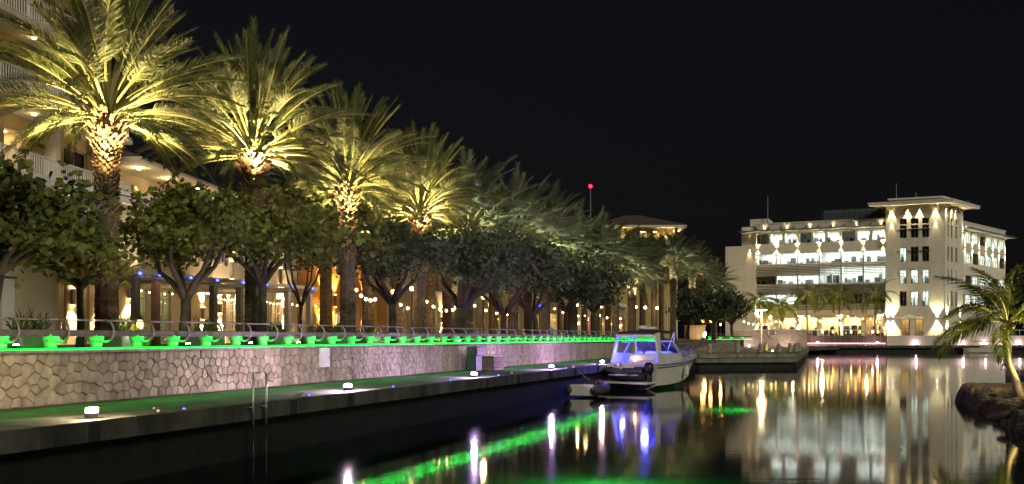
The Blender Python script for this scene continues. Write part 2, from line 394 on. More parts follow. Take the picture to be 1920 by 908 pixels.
def stone(b, poly, y, rnd, gap=.009):
    # drop very short edges, shrink by the joint, build a proud rounded face
    pl = []
    for p in poly:
        if not pl or (p[0]-pl[-1][0])**2+(p[1]-pl[-1][1])**2 > .0012: pl.append(p)
    if len(pl) > 3 and (pl[0][0]-pl[-1][0])**2+(pl[0][1]-pl[-1][1])**2 <= .0012: pl.pop()
    if len(pl) < 3: return False
    cx = sum(p[0] for p in pl)/len(pl); cz = sum(p[1] for p in pl)/len(pl)
    rad = sum(sqrt((p[0]-cx)**2+(p[1]-cz)**2) for p in pl)/len(pl)
    if rad < .04: return False
    d = rnd.uniform(.025, .06); tx, tz = rnd.uniform(-.09, .09), rnd.uniform(-.09, .09); k = len(b.v); N = len(pl)
    pl = [(p[0]+rnd.uniform(-.008, .008), p[1]+rnd.uniform(-.008, .008)) for p in pl]
    for sc_, yy in ((1-gap/rad, 0.02), (1-(gap+.006)/rad, -d*.62), (1-(gap+.024)/rad, -d)):
        for p in pl: b.v.append((cx+(p[0]-cx)*sc_, y+yy+(tx*(p[0]-cx)+tz*(p[1]-cz) if yy < 0 else 0), cz+(p[1]-cz)*sc_))
    for r in (0, 1):
        for j in range(N): b.f.append((k+r*N+j, k+r*N+(j+1) % N, k+(r+1)*N+(j+1) % N, k+(r+1)*N+j)); b.mi.append(b.cur)
    b.f.append(tuple(k+2*N+j for j in range(N))); b.mi.append(b.cur); return True
tw0 = tL(WALL, -70)
rnd = random.Random(5)
cs = sorted(cells(tw0, T1-.2, QZ+.0, DZ-.07, .26, 3), key=lambda p: sum(q[0] for q in p)/len(p))
rest = MB(); cnt = 0
for poly in cs:
    if cnt < 298:
        b = MB()
        if stone(b, poly, WALL+.05, rnd): b.build('stone', stone_m, wall); cnt += 1
    else: stone(rest, poly, WALL+.05, rnd)
stuff(rest.build('far_stones', stone_m, wall))
cp = MB().rbox(.004, 1.466, WALL-.10, WALL+.5, DZ-.075, DZ+.012, .02).mesh('coping_stone', coping_m)
t = tw0-.6
while t < T1: link('coping_stone', cp, wall, (t, random.uniform(-.012, .012), random.uniform(-.008, .008))); t += 1.47

# ================================================================== GREEN-LIT RAIL BENCHES
BL = 1.47
def bench_proto():
    r = thing('rail_bench', 'grey slab bench with curved guard-rail arm over green-lit pedestal on stone wall', 'bench', (0, 0, DZ), RP, 'green-lit benches along the promenade wall')
    MB().rbox(.004, BL-.004, -.07, .50, .35, .49, .018).build('seat', seat_m, r); MB().box(.006, BL-.006, -.066, -.05, .328, .352).build('seat_lip', seat_m, r)
    p = MB().lathe([(.135, .012), (.14, .03), (.148, .12), (.155, .19), (.185, .23), (.19, .335), (.18, .349)], 14, (.3, .24, 0)).build('pedestal', pedestal_m, r, smooth=False)
    b = MB()
    for a in range(5): b.sphere((.3+.19*cos(-pi/2+(a-2)*.5), .24+.19*sin(-pi/2+(a-2)*.5), .285), .012, 6, 4)
    stuff(b.build('bolts', dark_m, p))
    pts = [(.3, .12, .20), (.3, -.06, .19)]+[(.3, -.10-.22*sin(pi*i/10), .46-.27*cos(pi*i/10)) for i in range(11)]+[(.3, -.02, .735)]
    b = MB(); b.tube(pts, [.03]*len(pts), 8); 
    b.v = [(.3+(x-.3)*.8, y, z) for x, y, z in b.v]
    b.build('arm', galv_m, r, smooth=True)
    MB().tube([(-.002, -.02, .735), (BL+.002, -.02, .735)], .024, 8).build('handrail', galv_m, r, smooth=True)
    MB().box(.01, BL-.01, -.045, -.02, .336, .3485).build('light_strip', em_green, r)
    MB().box(.004, BL-.004, -.025, -.002, .016, .046).build('kerb_light', em_green2, r)
    return r
bp0 = bench_proto(); t = tw0-.6; i = 0
while t < T1-1.2:
    o = bp0 if i == 0 else copy_tree(bp0)
    p = P(t, WALL, DZ); o.location = p; t += BL; i += 1
# a second short run beyond the jetty
for k in range(4):
    o = copy_tree(bp0); o['label'] = ORD[k]+' green-lit slab bench behind the jetty, counted from the kiosk'; o['group'] = 'benches behind the jetty'
    o.location = at(1327, 126, DZ)+Vector((k*BL*.98, 0, 0)); o.rotation_euler = (0, 0, 0)

# ================================================================== QUAY LAMPS, STUDS, LADDER, BOXES
def quay_lamp(loc, label, power, col, group=None):
    r = thing('quay_lamp', label, 'lamp', loc, 0, group)
    MB().lathe([(.15, 0), (.15, .015), (.135, .02), (.135, .10), (.128, .115)], 20).build('base', dark_m if power > 200 else galv_m, r)
    MB().lathe([(.118, .112), (.124, .125), (.124, .175), (.118, .19)], 20).build('lens', emit('quay_lens', col, 18), r)
    MB().lathe([(.14, .188), (.14, .2), (.11, .215), (.03, .222)], 20).build('cap', galv_m, r)
    lamp(r, (0, 0, .30), power, tuple(.15+.85*c_ for c_ in col) if power != 140 else col, .08)
    return r
lampx = [172, 652, 889, 1034, 1129]
lab = ['low round white lamp on the quay nearest the stone wall start, warm light',
       'low round quay lamp just past the ladder', 'low round quay lamp before the dark utility stand',
       'low round quay lamp between the slatted box and the tender', 'low round quay lamp beside the blue-lit boat']
lc = [(1, .74, .46), (.92, .62, .92), (.62, .36, 1), (.60, .32, 1), (.80, .34, 1)]
for x, la, c in zip(lampx, lab, lc):
    quay_lamp(P(tL(14.45, x), 14.45, QZ-.012), la, 140 if x == 172 else 400, c)
for i, x in enumerate((1533, 1645)):
    quay_lamp(at(x, 188.2, QZ-.006)+Vector((0, 0, .25)), ['pink quay lamp under the brown panelled terrace rail', 'pink quay lamp below the flood-lit tower corner'][i], 45, (1, .55, .70)).scale = (2.2, 2.2, 2.2)
for i, x in enumerate((1718, 1806, 1848, 1880, 1912)):
    quay_lamp(at(x, 189.4, QZ-.006), ORD[i]+' small pink lamp of the far quay row, counted from the brown panelled rail', 25, (1, .6, .8), 'far quay lamps').scale = (2.0, 2.0, 2.0)
for x, la in ((345, 'between the warm first lamp and the ladder'), (580, 'right after the ladder'), (737, 'beyond the lamp past the ladder'), (845, 'just short of the utility stand lamp'), (935, 'in front of the slatted dock box'), (1062, 'above the grey tender')):
    r = thing('deck_marker', 'tiny blue marker stud in the quay edge '+la, 'marker light', P(tL(14.05, x), 14.05, QZ), RP, 'blue quay edge markers')
    MB().lathe([(.05, 0), (.05, .012), (.035, .022)], 10).build('housing', metal_m, r)
    MB().lathe([(.03, .02), (.03, .035), (.015, .042)], 10).build('lens', em_blue, r)
for i, x in enumerate((1508, 1566, 1623)):
    r = thing('quay_stud', ORD[i]+' small blue stud on the far quay face, counted from the jetty', 'marker light', at(x, 187.2, QZ), 0, 'blue studs on the far quay')
    MB().lathe([(.12, 0), (.12, .03), (.08, .05)], 8).build('housing', metal_m, r); MB().lathe([(.07, .045), (.07, .07), (.03, .085)], 8).build('lens', em_blue, r)
# ladder
tl = tL(13.75, 484); r = thing('dock_ladder', 'steel dock ladder with two tall grab posts at the quay edge', 'ladder', P(tl, 13.7, 0), RP)
for s in (-.27, .27):
    MB().tube([(s, 0, .85), (s, 0, 2.12)], .027, 8).build('grab_post', metal_m, r, smooth=True); MB().tube([(s, 0, -.9), (s, 0, .852)], .026, 8).build('stile', black_m, r, smooth=True)  # lower stiles black: shade below the quay put into their colour
    MB().tube([(s, 0, 1.3), (s, .25, 1.3)], .018, 6).build('bracket', metal_m, r, smooth=True)
for k in range(2): MB().tube([(-.27, 0, -.6+k*.3), (.27, 0, -.6+k*.3)], .018, 6).build('rung', black_m, r, smooth=True)
# white meter box on the wall
tb = tL(WALL, 604); r = thing('meter_box', 'plain white meter box fixed to the stone wall', 'box', P(tb, WALL-.06, 1.93), RP)
MB().rbox(-.28, .28, -.1, 0.03, 0, .68, .015).build('housing', white_m, r)
MB().rbox(-.25, .25, -.112, -.098, .03, .65, .005).build('door', white_m, r)
MB().box(.19, .215, -.122, -.11, .3, .38).build('latch', dark_m, r)
# dark utility stand and slatted box
tb = tL(17.2, 891); r = thing('utility_stand', 'dark utility stand with louvred head on the quay', 'utility stand', P(tb, 17.2, QZ-.012), RP)
MB().rbox(-.4, .4, -.2, .25, 0, .75, .02).build('cabinet', dark_m, r)
h = MB().rbox(-.48, .48, -.26, .26, .75, 1.18, .02).build('head', charcoal_m, r)
for k in range(5): MB().box(-.43, .43, -.285, -.255, .79+k*.075, .83+k*.075).build('louvre', galv_m, h)
tb = tL(17.0, 921); r = thing('slatted_box', 'low grey slatted dock box beside the dark utility stand', 'box', P(tb, 17.0, QZ-.012), RP)
for k in range(5): MB().rbox(-.75, .75, -.42, .42, .01+k*.13, .12+k*.13, .012).build('slat', wood_m, r)
MB().rbox(-.8, .8, -.46, .46, .66, .70, .01).build('lid', galv_m, r)
# bollards of the jetty
bm = mat('bollard_stone', (.36, .33, .24), .85, .2, 3, .4, 40)
bmesh_ = MB().lathe([(.27, 0), (.26, .05), (.24, .08), (.225, .7), (.22, .82), (.18, .93), (.10, .99), (.02, 1.01)], 14).mesh('shaft', bm, True)
for i, (x, Y) in enumerate(((1331, 96.5), (1383, 97), (1426, 98.5), (1460, 99), (1481, 101), (1492, 103), (1498, 106))):
    r = thing('bollard', ORD[i]+' round-topped stone bollard along the jetty edge, counted from the moored cruiser', 'bollard', at(x, Y, QZ-.008), 0, 'stone bollards on the jetty')
    link('shaft', bmesh_, r); MB().lathe([(.31, 0), (.31, .06), (.28, .075)], 14).build('foot', concrete_m, r)
r = thing('lit_bollard', 'yellow-lit bollard behind the row of jetty bollards', 'bollard', at(1436, 112, QZ-.008)); link('shaft', bmesh_, r)
MB().lathe([(.30, .0), (.30, .05), (.25, .07)], 14).build('foot', concrete_m, r); lamp(r, (.5, -.9, .45), 16, (1, .75, .2), .05)
MB().lathe([(.06, 0), (.06, .1), (.02, .13)], 8, (.5, -.95, 0)).build('spotlight', em_warm, r)
# submerged green lamps
for x, Y, pw, la in ((1372, 61, 900, 'small green lamp sunk in the water right of the boat'), (1150, 28, 3800, 'green lamp sunk in the dark foreground water'), (1440, 89, 500, 'green lamp sunk in the water below the jetty end')):
    r = thing('underwater_lamp', la, 'lamp', at(x, Y, -1.6)); MB().lathe([(.12, 0), (.12, .2), (.16, .22), (.16, .3)], 10).build('housing', dark_m, r)
    MB().lathe([(.13, .3), (.13, .33), (.06, .36)], 10).build('lens', emit('sunk_lens', (0, 1, .1), .4), r); lamp(r, (0, 0, 1.35), pw, (0, 1, .10), .1, 172, (0, 0, -1), 1.0)

# ================================================================== BUILDING KIT (local x along the front, -y outward)
def facade(parent, u0, u1, z0, z1, ops, m, y=0, th=.3, name='wall'):
    us = sorted({u0, u1, *[min(max(o[0], u0), u1) for o in ops], *[min(max(o[1], u0), u1) for o in ops]})
    zs = sorted({z0, z1, *[min(max(o[2], z0), z1) for o in ops], *[min(max(o[3], z0), z1) for o in ops]})
    b = MB()
    for j in range(len(zs)-1):
        run = None
        for i in range(len(us)-1):
            c = ((us[i]+us[i+1])/2, (zs[j]+zs[j+1])/2)
            solid = not any(o[0] < c[0] < o[1] and o[2] < c[1] < o[3] for o in ops)
            if solid and run is None: run = us[i]
            if run is not None and (not solid or i == len(us)-2):
                b.box(run, us[i+1] if solid else us[i], y, y+th, zs[j], zs[j+1]); run = None
    return b.build(name, m, parent)
def window(parent, o, y=0, nx=2, nz=1, fm=None, w=.05, inset=.12, name='window', pane=True):
    u0, u1, z0, z1 = o; b = MB()
    ya, yb = y+inset-.03, y+inset+.03
    b.box(u0, u0+w, ya, yb, z0, z1); b.box(u1-w, u1, ya, yb, z0, z1); b.box(u0+w, u1-w, ya, yb, z0, z0+w); b.box(u0+w, u1-w, ya, yb, z1-w, z1)
    for i in range(1, nx): x = u0+(u1-u0)*i/nx; b.box(x-w*.4, x+w*.4, ya+.004, yb-.004, z0+w, z1-w)
    for j in range(1, nz): z = z0+(z1-z0)*j/nz; b.box(u0+w, u1-w, ya+.008, yb-.008, z-w*.35, z+w*.35)
    f = b.build(name, fm or white_m, parent)
    if pane:
        g = MB(); g.face([(u0+w, y+inset, z0+w), (u1-w, y+inset, z0+w), (u1-w, y+inset, z1-w), (u0+w, y+inset, z1-w)]); g.build('pane', glass_m, f)
    return f
def room(parent, o, y, depth, wm_, panel=None, clutter=0, rnd=random, pf=(.15, .85)):
    u0, u1, z0, z1 = o; y0 = y; y1 = y+depth
    b = MB(); b.face([(u0, y1, z0), (u1, y1, z0), (u1, y1, z1), (u0, y1, z1)]); b.face([(u0, y0, z0), (u0, y1, z0), (u0, y1, z1), (u0, y0, z1)])
    b.face([(u1, y0, z0), (u1, y0, z1), (u1, y1, z1), (u1, y1, z0)]); b.face([(u0, y0, z0), (u1, y0, z0), (u1, y1, z0), (u0, y1, z0)])
    b.face([(u0, y0, z1), (u0, y1, z1), (u1, y1, z1), (u1, y0, z1)])
    r = b.build('room', wm_, parent)
    if panel:
        a, c = u0+(u1-u0)*pf[0], u0+(u1-u0)*pf[1]; p = MB()
        for q in (.25, .6):
            ya = y0+depth*q; p.face([(a, ya, z1-.05), (c, ya, z1-.05), (c, ya+depth*.14, z1-.05), (a, ya+depth*.14, z1-.05)])
        p.build('ceiling_light', panel, r)
    if clutter:
        b = MB()
        for k in range(clutter):
            w = rnd.uniform(.08, .3)*(u1-u0); x = rnd.uniform(u0, u1-w); h = rnd.uniform(.15, .55)*(z1-z0); yy = y0+rnd.uniform(.25, .9)*depth*.9
            b.box(x, x+w, yy, yy+.3, z0+.01, z0+h)
        b.build('furniture', clutter_m, r)
    return r
def sconce(parent, u, y, z, power=25, col=(1, .66, .34), up=True, down=True, h=.5, em=None, spot=75):
    f = MB().rbox(u-.07, u+.07, y-.14, y-.004, z-h/2, z+h/2, .015).build('wall_light', galv_m, parent)
    if up: MB().box(u-.055, u+.055, y-.125, y-.02, z+h/2+.003, z+h/2+.03).build('lens', em or em_warm, f); lamp(f, (u, y-.16, z+h/2+.10), power, col, .05, spot, (0, .10, 1))
    if down: MB().box(u-.055, u+.055, y-.125, y-.02, z-h/2-.03, z-h/2-.003).build('lens', em or em_warm, f); lamp(f, (u, y-.16, z-h/2-.10), power, col, .05, spot, (0, .10, -1))
    return f

# ================================================================== SHOP ARCADE along the promenade (fronts at L = 31)
LA = 31.0
def U(x, L=LA): return tL(L, x)
def shop(name, label, xa, xb, ztop, wallm, doors, upper, Lf=LA, g_panel=None, rough_room=None, sc=(), zc=DZ, cornice=True, scem=None, sccol=(1, .66, .34), scp=60):
    """doors: list of (x0, x1, z0, z1, nx, nz, panel) by photo column; upper: same, dark unless panel"""
    r = thing(name, label, 'building', P(0, Lf), RP); u0, u1 = U(xa, Lf), U(xb, Lf)
    ops = []
    for d in list(doors)+list(upper): ops.append((U(d[0], Lf), U(d[1], Lf), d[2], d[3]))
    facade(r, u0, u1, zc-.02, ztop, ops, wallm)
    for o, d in zip(ops, list(doors)+list(upper)):
        window(r, o, 0, d[4], d[5]); room(r, (o[0]-.25, o[1]+.25, o[2]-.05, o[3]+.25), .302, 3.2, rough_room or roomwarm_m, d[6], 4 if d[6] else 0)
        if d[2] > DZ+1: MB().rbox(o[0]-.08, o[1]+.08, -.08, .06, o[2]-.12, o[2]-.002, .01).build('sill', white_m, r)
    b = MB(); b.box(u0, u0+.3, .3, 9, zc, ztop-.01); b.box(u1-.3, u1, .3, 9, zc, ztop-.01); b.box(u0+.3, u1-.3, 8.7, 9, zc, ztop-.01); b.build('side_wall', wallm, r)
    b = MB(); b.box(u0-.3, u1+.3, -.45, 9.3, ztop, ztop+.22); b.box(u0-.15, u1+.15, -.2, 9.1, ztop+.22, ztop+.55); b.build('roof', white_m if cornice else roof_m, r)
    for x, z, h, up, dn in sc: sconce(r, U(x, Lf), 0, z, scp, sccol, up, dn, h, scem)
    return r
# beige arcade with pergola
D1 = DZ+.02
beige = shop('arcade_building', 'beige two-storey shop arcade behind the white pergola', 20, 557, 9.0, cream_m,
     [(112, 125, D1, 5.4, 2, 3, em_panelw), (150, 168, D1, 5.6, 2, 3, em_panelw), (250, 276, D1, 5.5, 2, 4, em_panelg), (298, 320, D1, 5.5, 2, 4, em_panelg), (384, 397, 3.4, 5.4, 2, 4, em_panelw),
      (418, 424, D1, 5.3, 1, 4, em_panelw), (432, 442, 3.4, 5.4, 2, 4, em_panelw), (463, 473, D1, 5.4, 2, 4, em_panelw), (500, 509, D1, 5.2, 2, 3, em_panelw), (514, 528, D1, 5.2, 2, 3, em_panelw), (543, 552, 3.3, 5.3, 2, 4, em_panelw)],
     [(374, 388, 6.9, 8.2, 3, 1, None), (394, 408, 6.9, 8.2, 3, 1, None), (414, 428, 6.9, 8.2, 3, 1, None), (446, 460, 6.9, 8.2, 3, 1, None), (482, 498, 6.9, 8.2, 3, 1, None), (532, 546, 6.9, 8.2, 3, 1, None), (300, 318, 6.9, 8.2, 3, 1, None)],
     sc=[(134, 4.7, .7, 1, 1), (184, 4.7, .5, 1, 1), (379, 4.2, .6, 1, 1), (411, 4.5, .5, 1, 1), (433, 6.55, .9, 1, 1), (492, 4.4, .5, 1, 1), (525, 6.5, .9, 1, 1), (531, 4.5, .5, 1, 1), (240, 5.0, .5, 1, 1)], scp=380)
# plain pier at the left with a white service door
r = thing('service_pier', 'plain beige wall block with a white service door at the end of the arcade', 'building', P(0, 27.5), RP)
u0, u1, u2 = U(-60, 27.5), U(47, 27.5), U(106, 27.5)
facade(r, u0, u2, DZ, 5.9, [(U(4, 27.5), U(34, 27.5), DZ, 5.1)], beige_m, 0, .3)
MB().rbox(U(4, 27.5)+.04, U(34, 27.5)-.04, .1, .16, DZ+.02, 5.06, .01).build('door', white_m, r)
MB().box(u2-.3, u2, .302, 3.3, DZ, 5.88).build('side_wall', beige_m, r); MB().rbox(u0, u2+.12, -.12, 3.4, 5.9, 6.1, .02).build('roof', white_m, r)
# orange building
orange = shop('orange_building', 'orange stucco building glowing under bright wall lamps', 559, 722, 10.2, orange_m,
     [(563, 583, D1, 5.4, 3, 4, em_panelw), (626, 640, D1, 4.6, 2, 2, em_panel), (668, 676, D1, 5.2, 2, 3, em_panelw), (698, 708, D1, 5.4, 2, 3, em_panely)],
     [(567, 590, 7.6, 8.8, 4, 1, em_panelw), (628, 640, 7.5, 8.7, 2, 1, None), (655, 668, 7.5, 8.7, 2, 1, None), (690, 702, 7.5, 8.7, 2, 1, None)],
     sc=[(603, 5.3, .75, 1, 1), (627, 5.3, .75, 1, 1), (598, 3.6, .3, 1, 0), (652, 5.3, .6, 1, 1), (683, 5.2, .6, 1, 1)], scem=em_orange, sccol=(1, .50, .13), scp=480)
cream2 = shop('cream_building', 'cream shop building with tall lit doors behind the leaning tree trunks', 724, 893, 8.4, cream_m,
     [(757, 763, D1, 5.2, 1, 3, em_panelw), (772, 784, D1, 5.3, 2, 3, em_panelg), (813, 822, D1, 5.4, 2, 3, em_panelg), (832, 846, D1, 5.3, 2, 3, em_panelw), (866, 874, D1, 5.2, 1, 3, em_panely), (884, 890, D1, 5.0, 1, 2, em_panelw)],
     [(730, 742, 6.6, 7.8, 3, 1, None), (770, 782, 6.6, 7.8, 3, 1, None), (815, 828, 6.6, 7.8, 3, 1, None)],
     sc=[(745, 4.8, .5, 1, 1), (800, 4.6, .5, 1, 1), (828, 4.4, .5, 1, 1), (855, 4.6, .5, 1, 1)], scp=400)
yel = shop('yellow_shop_row', 'low row of shops with yellow-lit doorways behind the dark trees', 895, 1062, 7.0, beige_m,
     [(897, 902, D1, 5.0, 1, 3, em_panely), (905, 911, D1, 5.2, 1, 2, em_panelw), (929, 940, D1, 5.0, 2, 3, em_panely), (948, 955, D1, 5.2, 1, 3, em_panelw), (966, 975, D1, 5.4, 2, 3, em_panely), (1000, 1012, D1, 5.4, 2, 3, em_panelw), (1032, 1046, D1, 5.6, 2, 3, em_panelw)],
     [], sc=[(920, 4.6, .5, 1, 1), (960, 4.8, .5, 1, 1), (985, 4.8, .5, 1, 1), (1022, 4.8, .5, 1, 1)], scp=340, rough_room=roomwarm_m)
red = shop('red_shop_row', 'low shops with red and amber lit windows beyond the teal chair', 1064, 1172, 7.2, beige_m,
     [(1066, 1072, D1, 5.6, 1, 3, em_panely), (1081, 1090, D1, 5.4, 2, 3, em_panelw), (1101, 1110, D1, 5.6, 2, 3, em_panelr), (1117, 1121, D1, 5.6, 1, 2, em_panelr), (1127, 1135, D1, 5.6, 2, 3, em_panelw), (1146, 1156, D1, 5.4, 2, 3, em_panelw), (1162, 1170, D1, 5.4, 2, 2, em_panelr)],
     [], sc=[(1076, 4.9, .5, 1, 1), (1096, 4.9, .5, 1, 1), (1140, 4.9, .5, 1, 1)], scp=360)

# pergola posts and louvred canopy in front of the beige arcade
LP_ = 25.0
posts = [212, 254, 292, 350, 400, 449, 493, 539, 580]
perg = thing('pergola', 'long white louvred pergola canopy on posts in front of the beige arcade', 'pergola', P(0, LP_), RP)
ua, ub = tL(LP_, 205), tL(LP_, 590)
for i, x in enumerate(posts):
    u = tL(LP_, x)
    p = MB().rbox(u-.13, u+.13, -.13, .13, DZ, 5.15, .02).build('post', salmon_m if i in (0, 2, 3) else galv_m, perg)
    MB().rbox(u-.06, u+.06, -.35, 6.0, 5.17, 5.31, .015).build('rafter', white_m, perg)
    l_ = MB().lathe([(.055, 5.32), (.055, 5.38), (.02, 5.41)], 8, (u, -.2, 0)).build('blue_lamp', em_blue, p)
MB().rbox(ua, ub, -.2, -.02, 5.315, 5.46, .015).build('beam', white_m, perg)
MB().rbox(ua, ub, 5.6, 5.8, 5.7, 5.85, .015).build('beam', white_m, perg)
nsl = 14; sl = MB().rbox(0, ub-ua, -.13, .13, -.015, .015, .008).mesh('louvre', canopy_m)
for k in range(nsl):
    y = .25+k*.40; o = link('louvre', sl, perg, (ua, y, 5.42+y*.07)); o.rotation_euler = (R(22), 0, 0)
def festoon(label, pts, n, sag, bulb, em=None, group=None, power=0, col=(1, .7, .35)):
    """a wire between points with n bulbs per span"""
    r = thing('festoon_lights', label, 'string lights', pts[0], 0, group); o0 = Vector(pts[0]); w = []
    bm_ = MB().sphere((0, 0, 0), bulb, 8, 6).mesh('bulb', em or em_bulb, True)
    for a, c in zip(pts[:-1], pts[1:]):
        a, c = Vector(a)-o0, Vector(c)-o0
        for i in range(n+1):
            s = i/n; p = a.lerp(c, s)-Vector((0, 0, sag*4*s*(1-s))); w.append(p)
            if i < n: link('bulb', bm_, r, p-Vector((0, 0, bulb*1.1)))
        if power: lamp(r, a.lerp(c, .5)-Vector((0, 0, sag+.3)), power, col, .3)
    MB().tube(w, .012, 4).build('wire', dark_m, r); return r
for i, (xa, xb, z, la) in enumerate(((250, 350, 5.05, 'string of tiny white bulbs across the pergola by the pale green shop'), (400, 449, 4.95, 'string of white bulbs under the pergola beside the orange wall lamp'),
                          (493, 539, 4.9, 'string of white bulbs under the pergola behind the second lit palm'), (539, 600, 4.85, 'string of bulbs from the pergola end to the orange building'))):
    festoon(la, [P(tL(28, xa), 28, z), P(tL(28, xb), 28, z)], 7, .15, .035, power=10)
for i, (xa, xb, La, Lb, z, la) in enumerate(((668, 712, 23, 23, 5.4, 'warm bulbs strung between the palms by the orange building'), (737, 800, 24, 26, 5.2, 'warm bulbs strung towards the leaning tree'),
      (800, 860, 24, 24, 5.2, 'warm bulbs strung in front of the cream building'), (890, 985, 24, 24, 5.2, 'warm bulbs strung before the yellow-lit doorways'), (1040, 1110, 24, 24, 5.5, 'warm bulbs strung before the red-lit shops'), (1110, 1175, 24, 24, 5.5, 'warm bulbs strung over the promenade end by the boat'))):
    festoon(la, [P(tL(La, xa), La, z), P(tL(Lb, xb), Lb, z-.2)], 5, .35, .075, power=40)
# globe lamp posts on the promenade
def lamppost(x, L, z, label, em, power=120, col=(1, .7, .36), r_=.11, Y=None):
    p = P(tL(L, x), L, DZ) if Y is None else at(x, Y, DZ); r = thing('globe_lamp', label, 'lamp post', p); h = z-DZ
    MB().lathe([(.12, 0), (.11, .12), (.05, .2), (.04, h-.12), (.07, h-.08), (.07, h-.05)], 10).build('post', dark_m, r, smooth=True)
    MB().sphere((0, 0, h+r_*.8), r_, 12, 8).build('globe', em, r, smooth=True); lamp(r, (0, 0, h+r_*.8+.0), power, col, r_+.03); return r
for a in ((772, 22.6, 5.55, 'bright globe lamp beside the fourth lit palm', em_bulb), (737, 22.8, 5.3, 'reddish globe lamp beside the forked trunk', em_orange), (970, 22.6, 5.9, 'bright globe lamp before the yellow-lit doorways', em_bulb),
          (906, 22.6, 5.5, 'amber globe lamp left of the yellow-lit doorways', em_bulb), (1082, 22.4, 5.7, 'globe lamp left of the teal chair shops', em_bulb), (1098, 22.6, 6.6, 'taller globe lamp before the red-lit windows', em_bulb), (1128, 22.4, 5.8, 'globe lamp right of the red-lit windows', em_bulb), (1157, 22.4, 6.0, 'globe lamp at the promenade end near the boat canopy', em_bulb)):
    lamppost(*a)
for x, Y, la in ((1192, 112, 'globe lamp left of the tall far palms'), (1210, 114, 'globe lamp between the tall far palms'), (1232, 116, 'globe lamp right of the tall far palms')):
    lamppost(x, None, 6.4, la, em_bulb, 160, (1, .7, .36), .16, Y)
# blue neon by the far shops
for x, L, z, la in ((1012, 28, 5.8, 'blue neon sign before the yellow-lit doorways'), (1135, 29, 5.4, 'blue neon sign beside the red-lit shop')):
    p = P(tL(L, x), L, DZ); r = thing('neon_sign', la, 'sign', p, RP)
    MB().tube([(0, 0, 0), (0, 0, z-DZ)], .05, 8).build('post', dark_m, r); MB().rbox(-.5, .5, -.05, .05, z-DZ-.2, z-DZ+.3, .02).build('board', dark_m, r)
    for k in range(3): MB().tube([(-.4, -.08, z-DZ-.1+k*.15), (.4-.15*k, -.08, z-DZ-.1+k*.15)], .025, 6).build('neon_tube', em_blue, r)

# ================================================================== HOTEL at the upper left
hd = Vector((190, 1800, 0)).normalized(); HA = atan2(hd.y, hd.x); H0 = at(105, 42)
hotel = thing('hotel_tower', 'tall ochre hotel block with white balconies behind the first lit palm', 'building', (H0.x, H0.y, 0), HA)
FH = 3.1; lev = [DZ+.3+FH*i for i in range(1, 6)]
ops = []
for z in lev:
    for u in (-7.5, -3.6, .6): ops.append((u, u+1.9, z+.05, z+2.3))
facade(hotel, -10, 3.4, DZ, lev[-1]+FH, ops, ochre_m)
MB().box(3.1, 3.4, .302, 9, DZ, lev[-1]+FH).build('side_wall', ochre_m, hotel)
for k, o in enumerate(ops):
    window(hotel, o, 0, 2, 1); room(hotel, (o[0]-.2, o[1]+.2, o[2]-.04, o[3]+.15), .302, 3, roomwarm_m, em_panelw if k in (4, 9) else None, 2)
bal = MB().rbox(0, .035, -.02, .02, 0, .95, .006).mesh('baluster', white_m)
for z in lev:
    s = MB().rbox(-10, 3.5, -1.7, -.003, z-.22, z, .02).build('balcony_slab', cream_m, hotel)
    rl = MB().rbox(-10, 3.5, -1.66, -1.58, z+.97, z+1.03, .01).build('balcony_rail', white_m, hotel)
    b = MB(); b.rbox(-10, 3.5, -1.65, -1.60, z+.06, z+.10, .005)
    for q in range(8): u = -9.9+q*1.8; b.rbox(u, u+.07, -1.66, -1.58, z, z+.98, .008)
    b.build('rail_frame', white_m, rl)
    for q in range(int(13.3/.16)):
        link('baluster', bal, rl, (-9.9+q*.16, -1.62, z+.03))
    for u in (-5.4-.0, -.9, 3.0): MB().rbox(u, u+.35, -.55, -.002, z+.002, z+FH-.222, .01).build('pier', cream_m, hotel)
    for u in (-3.0, 1.5): 
        MB().lathe([(.09, z+FH-.30), (.11, z+FH-.26), (.11, z+FH-.222)], 10, (u, -.9, 0)).build('balcony_lamp', emit('dim_soffit_lamp', (1, .74, .34), 3), hotel); lamp(hotel, (u, -.9, z+FH-.45), 2.5, (1, .74, .32), .08)
MB().prism([(-10.6, -2.2), (4.2, -2.2), (4.2, 10), (-10.6, 10)], lev[-1]+FH+.002, lev[-1]+FH+.35).build('roof', roof_m, hotel)
wing = thing('hotel_wing', 'lower hotel wing with deep eave and teal shutters right of the first palm', 'building', (H0.x, H0.y, 0), HA)
facade(wing, 4.42, 24, DZ, 11.5, [(6.9, 8.4, 8.9, 11.0), (10.5, 11.8, 8.9, 11.0), (14, 15.5, 8.9, 11), (18, 19.5, 8.9, 11)], beige_m, .8)
for u, w in ((6.9, 1.5), (10.5, 1.3), (14, 1.5), (18, 1.5)):
    MB().rbox(u+.04, u+w-.04, .92, .98, 8.92, 10.96, .01).build('door', cream_m, wing)
b = MB(); b.box(4.6, 5.9, .72, .797, 8.3, 11.2); sh = b.build('shutter', slate_m, wing)
for q in range(26): MB().box(4.65, 5.85, .69, .719, 8.36+q*.108, 8.42+q*.108).build('shutter_slat', slate_m, sh)
MB().rbox(1.5, 7.6, -1.9, .795, 7.3, 8.2, .03).build('teal_parapet', teal_m, wing)
b = MB(); b.prism([(4.45, -1.6), (25, -1.6), (25, 6), (4.45, 6)], 11.5, 11.72); b.build('eave', cream_m, wing)
b = MB(); k = [(4.46, -1.7, 11.722), (25, -1.7, 11.722), (25, 6.2, 11.722), (4.46, 6.2, 11.722), (6, 2.2, 13.1), (23.5, 2.2, 13.1)]
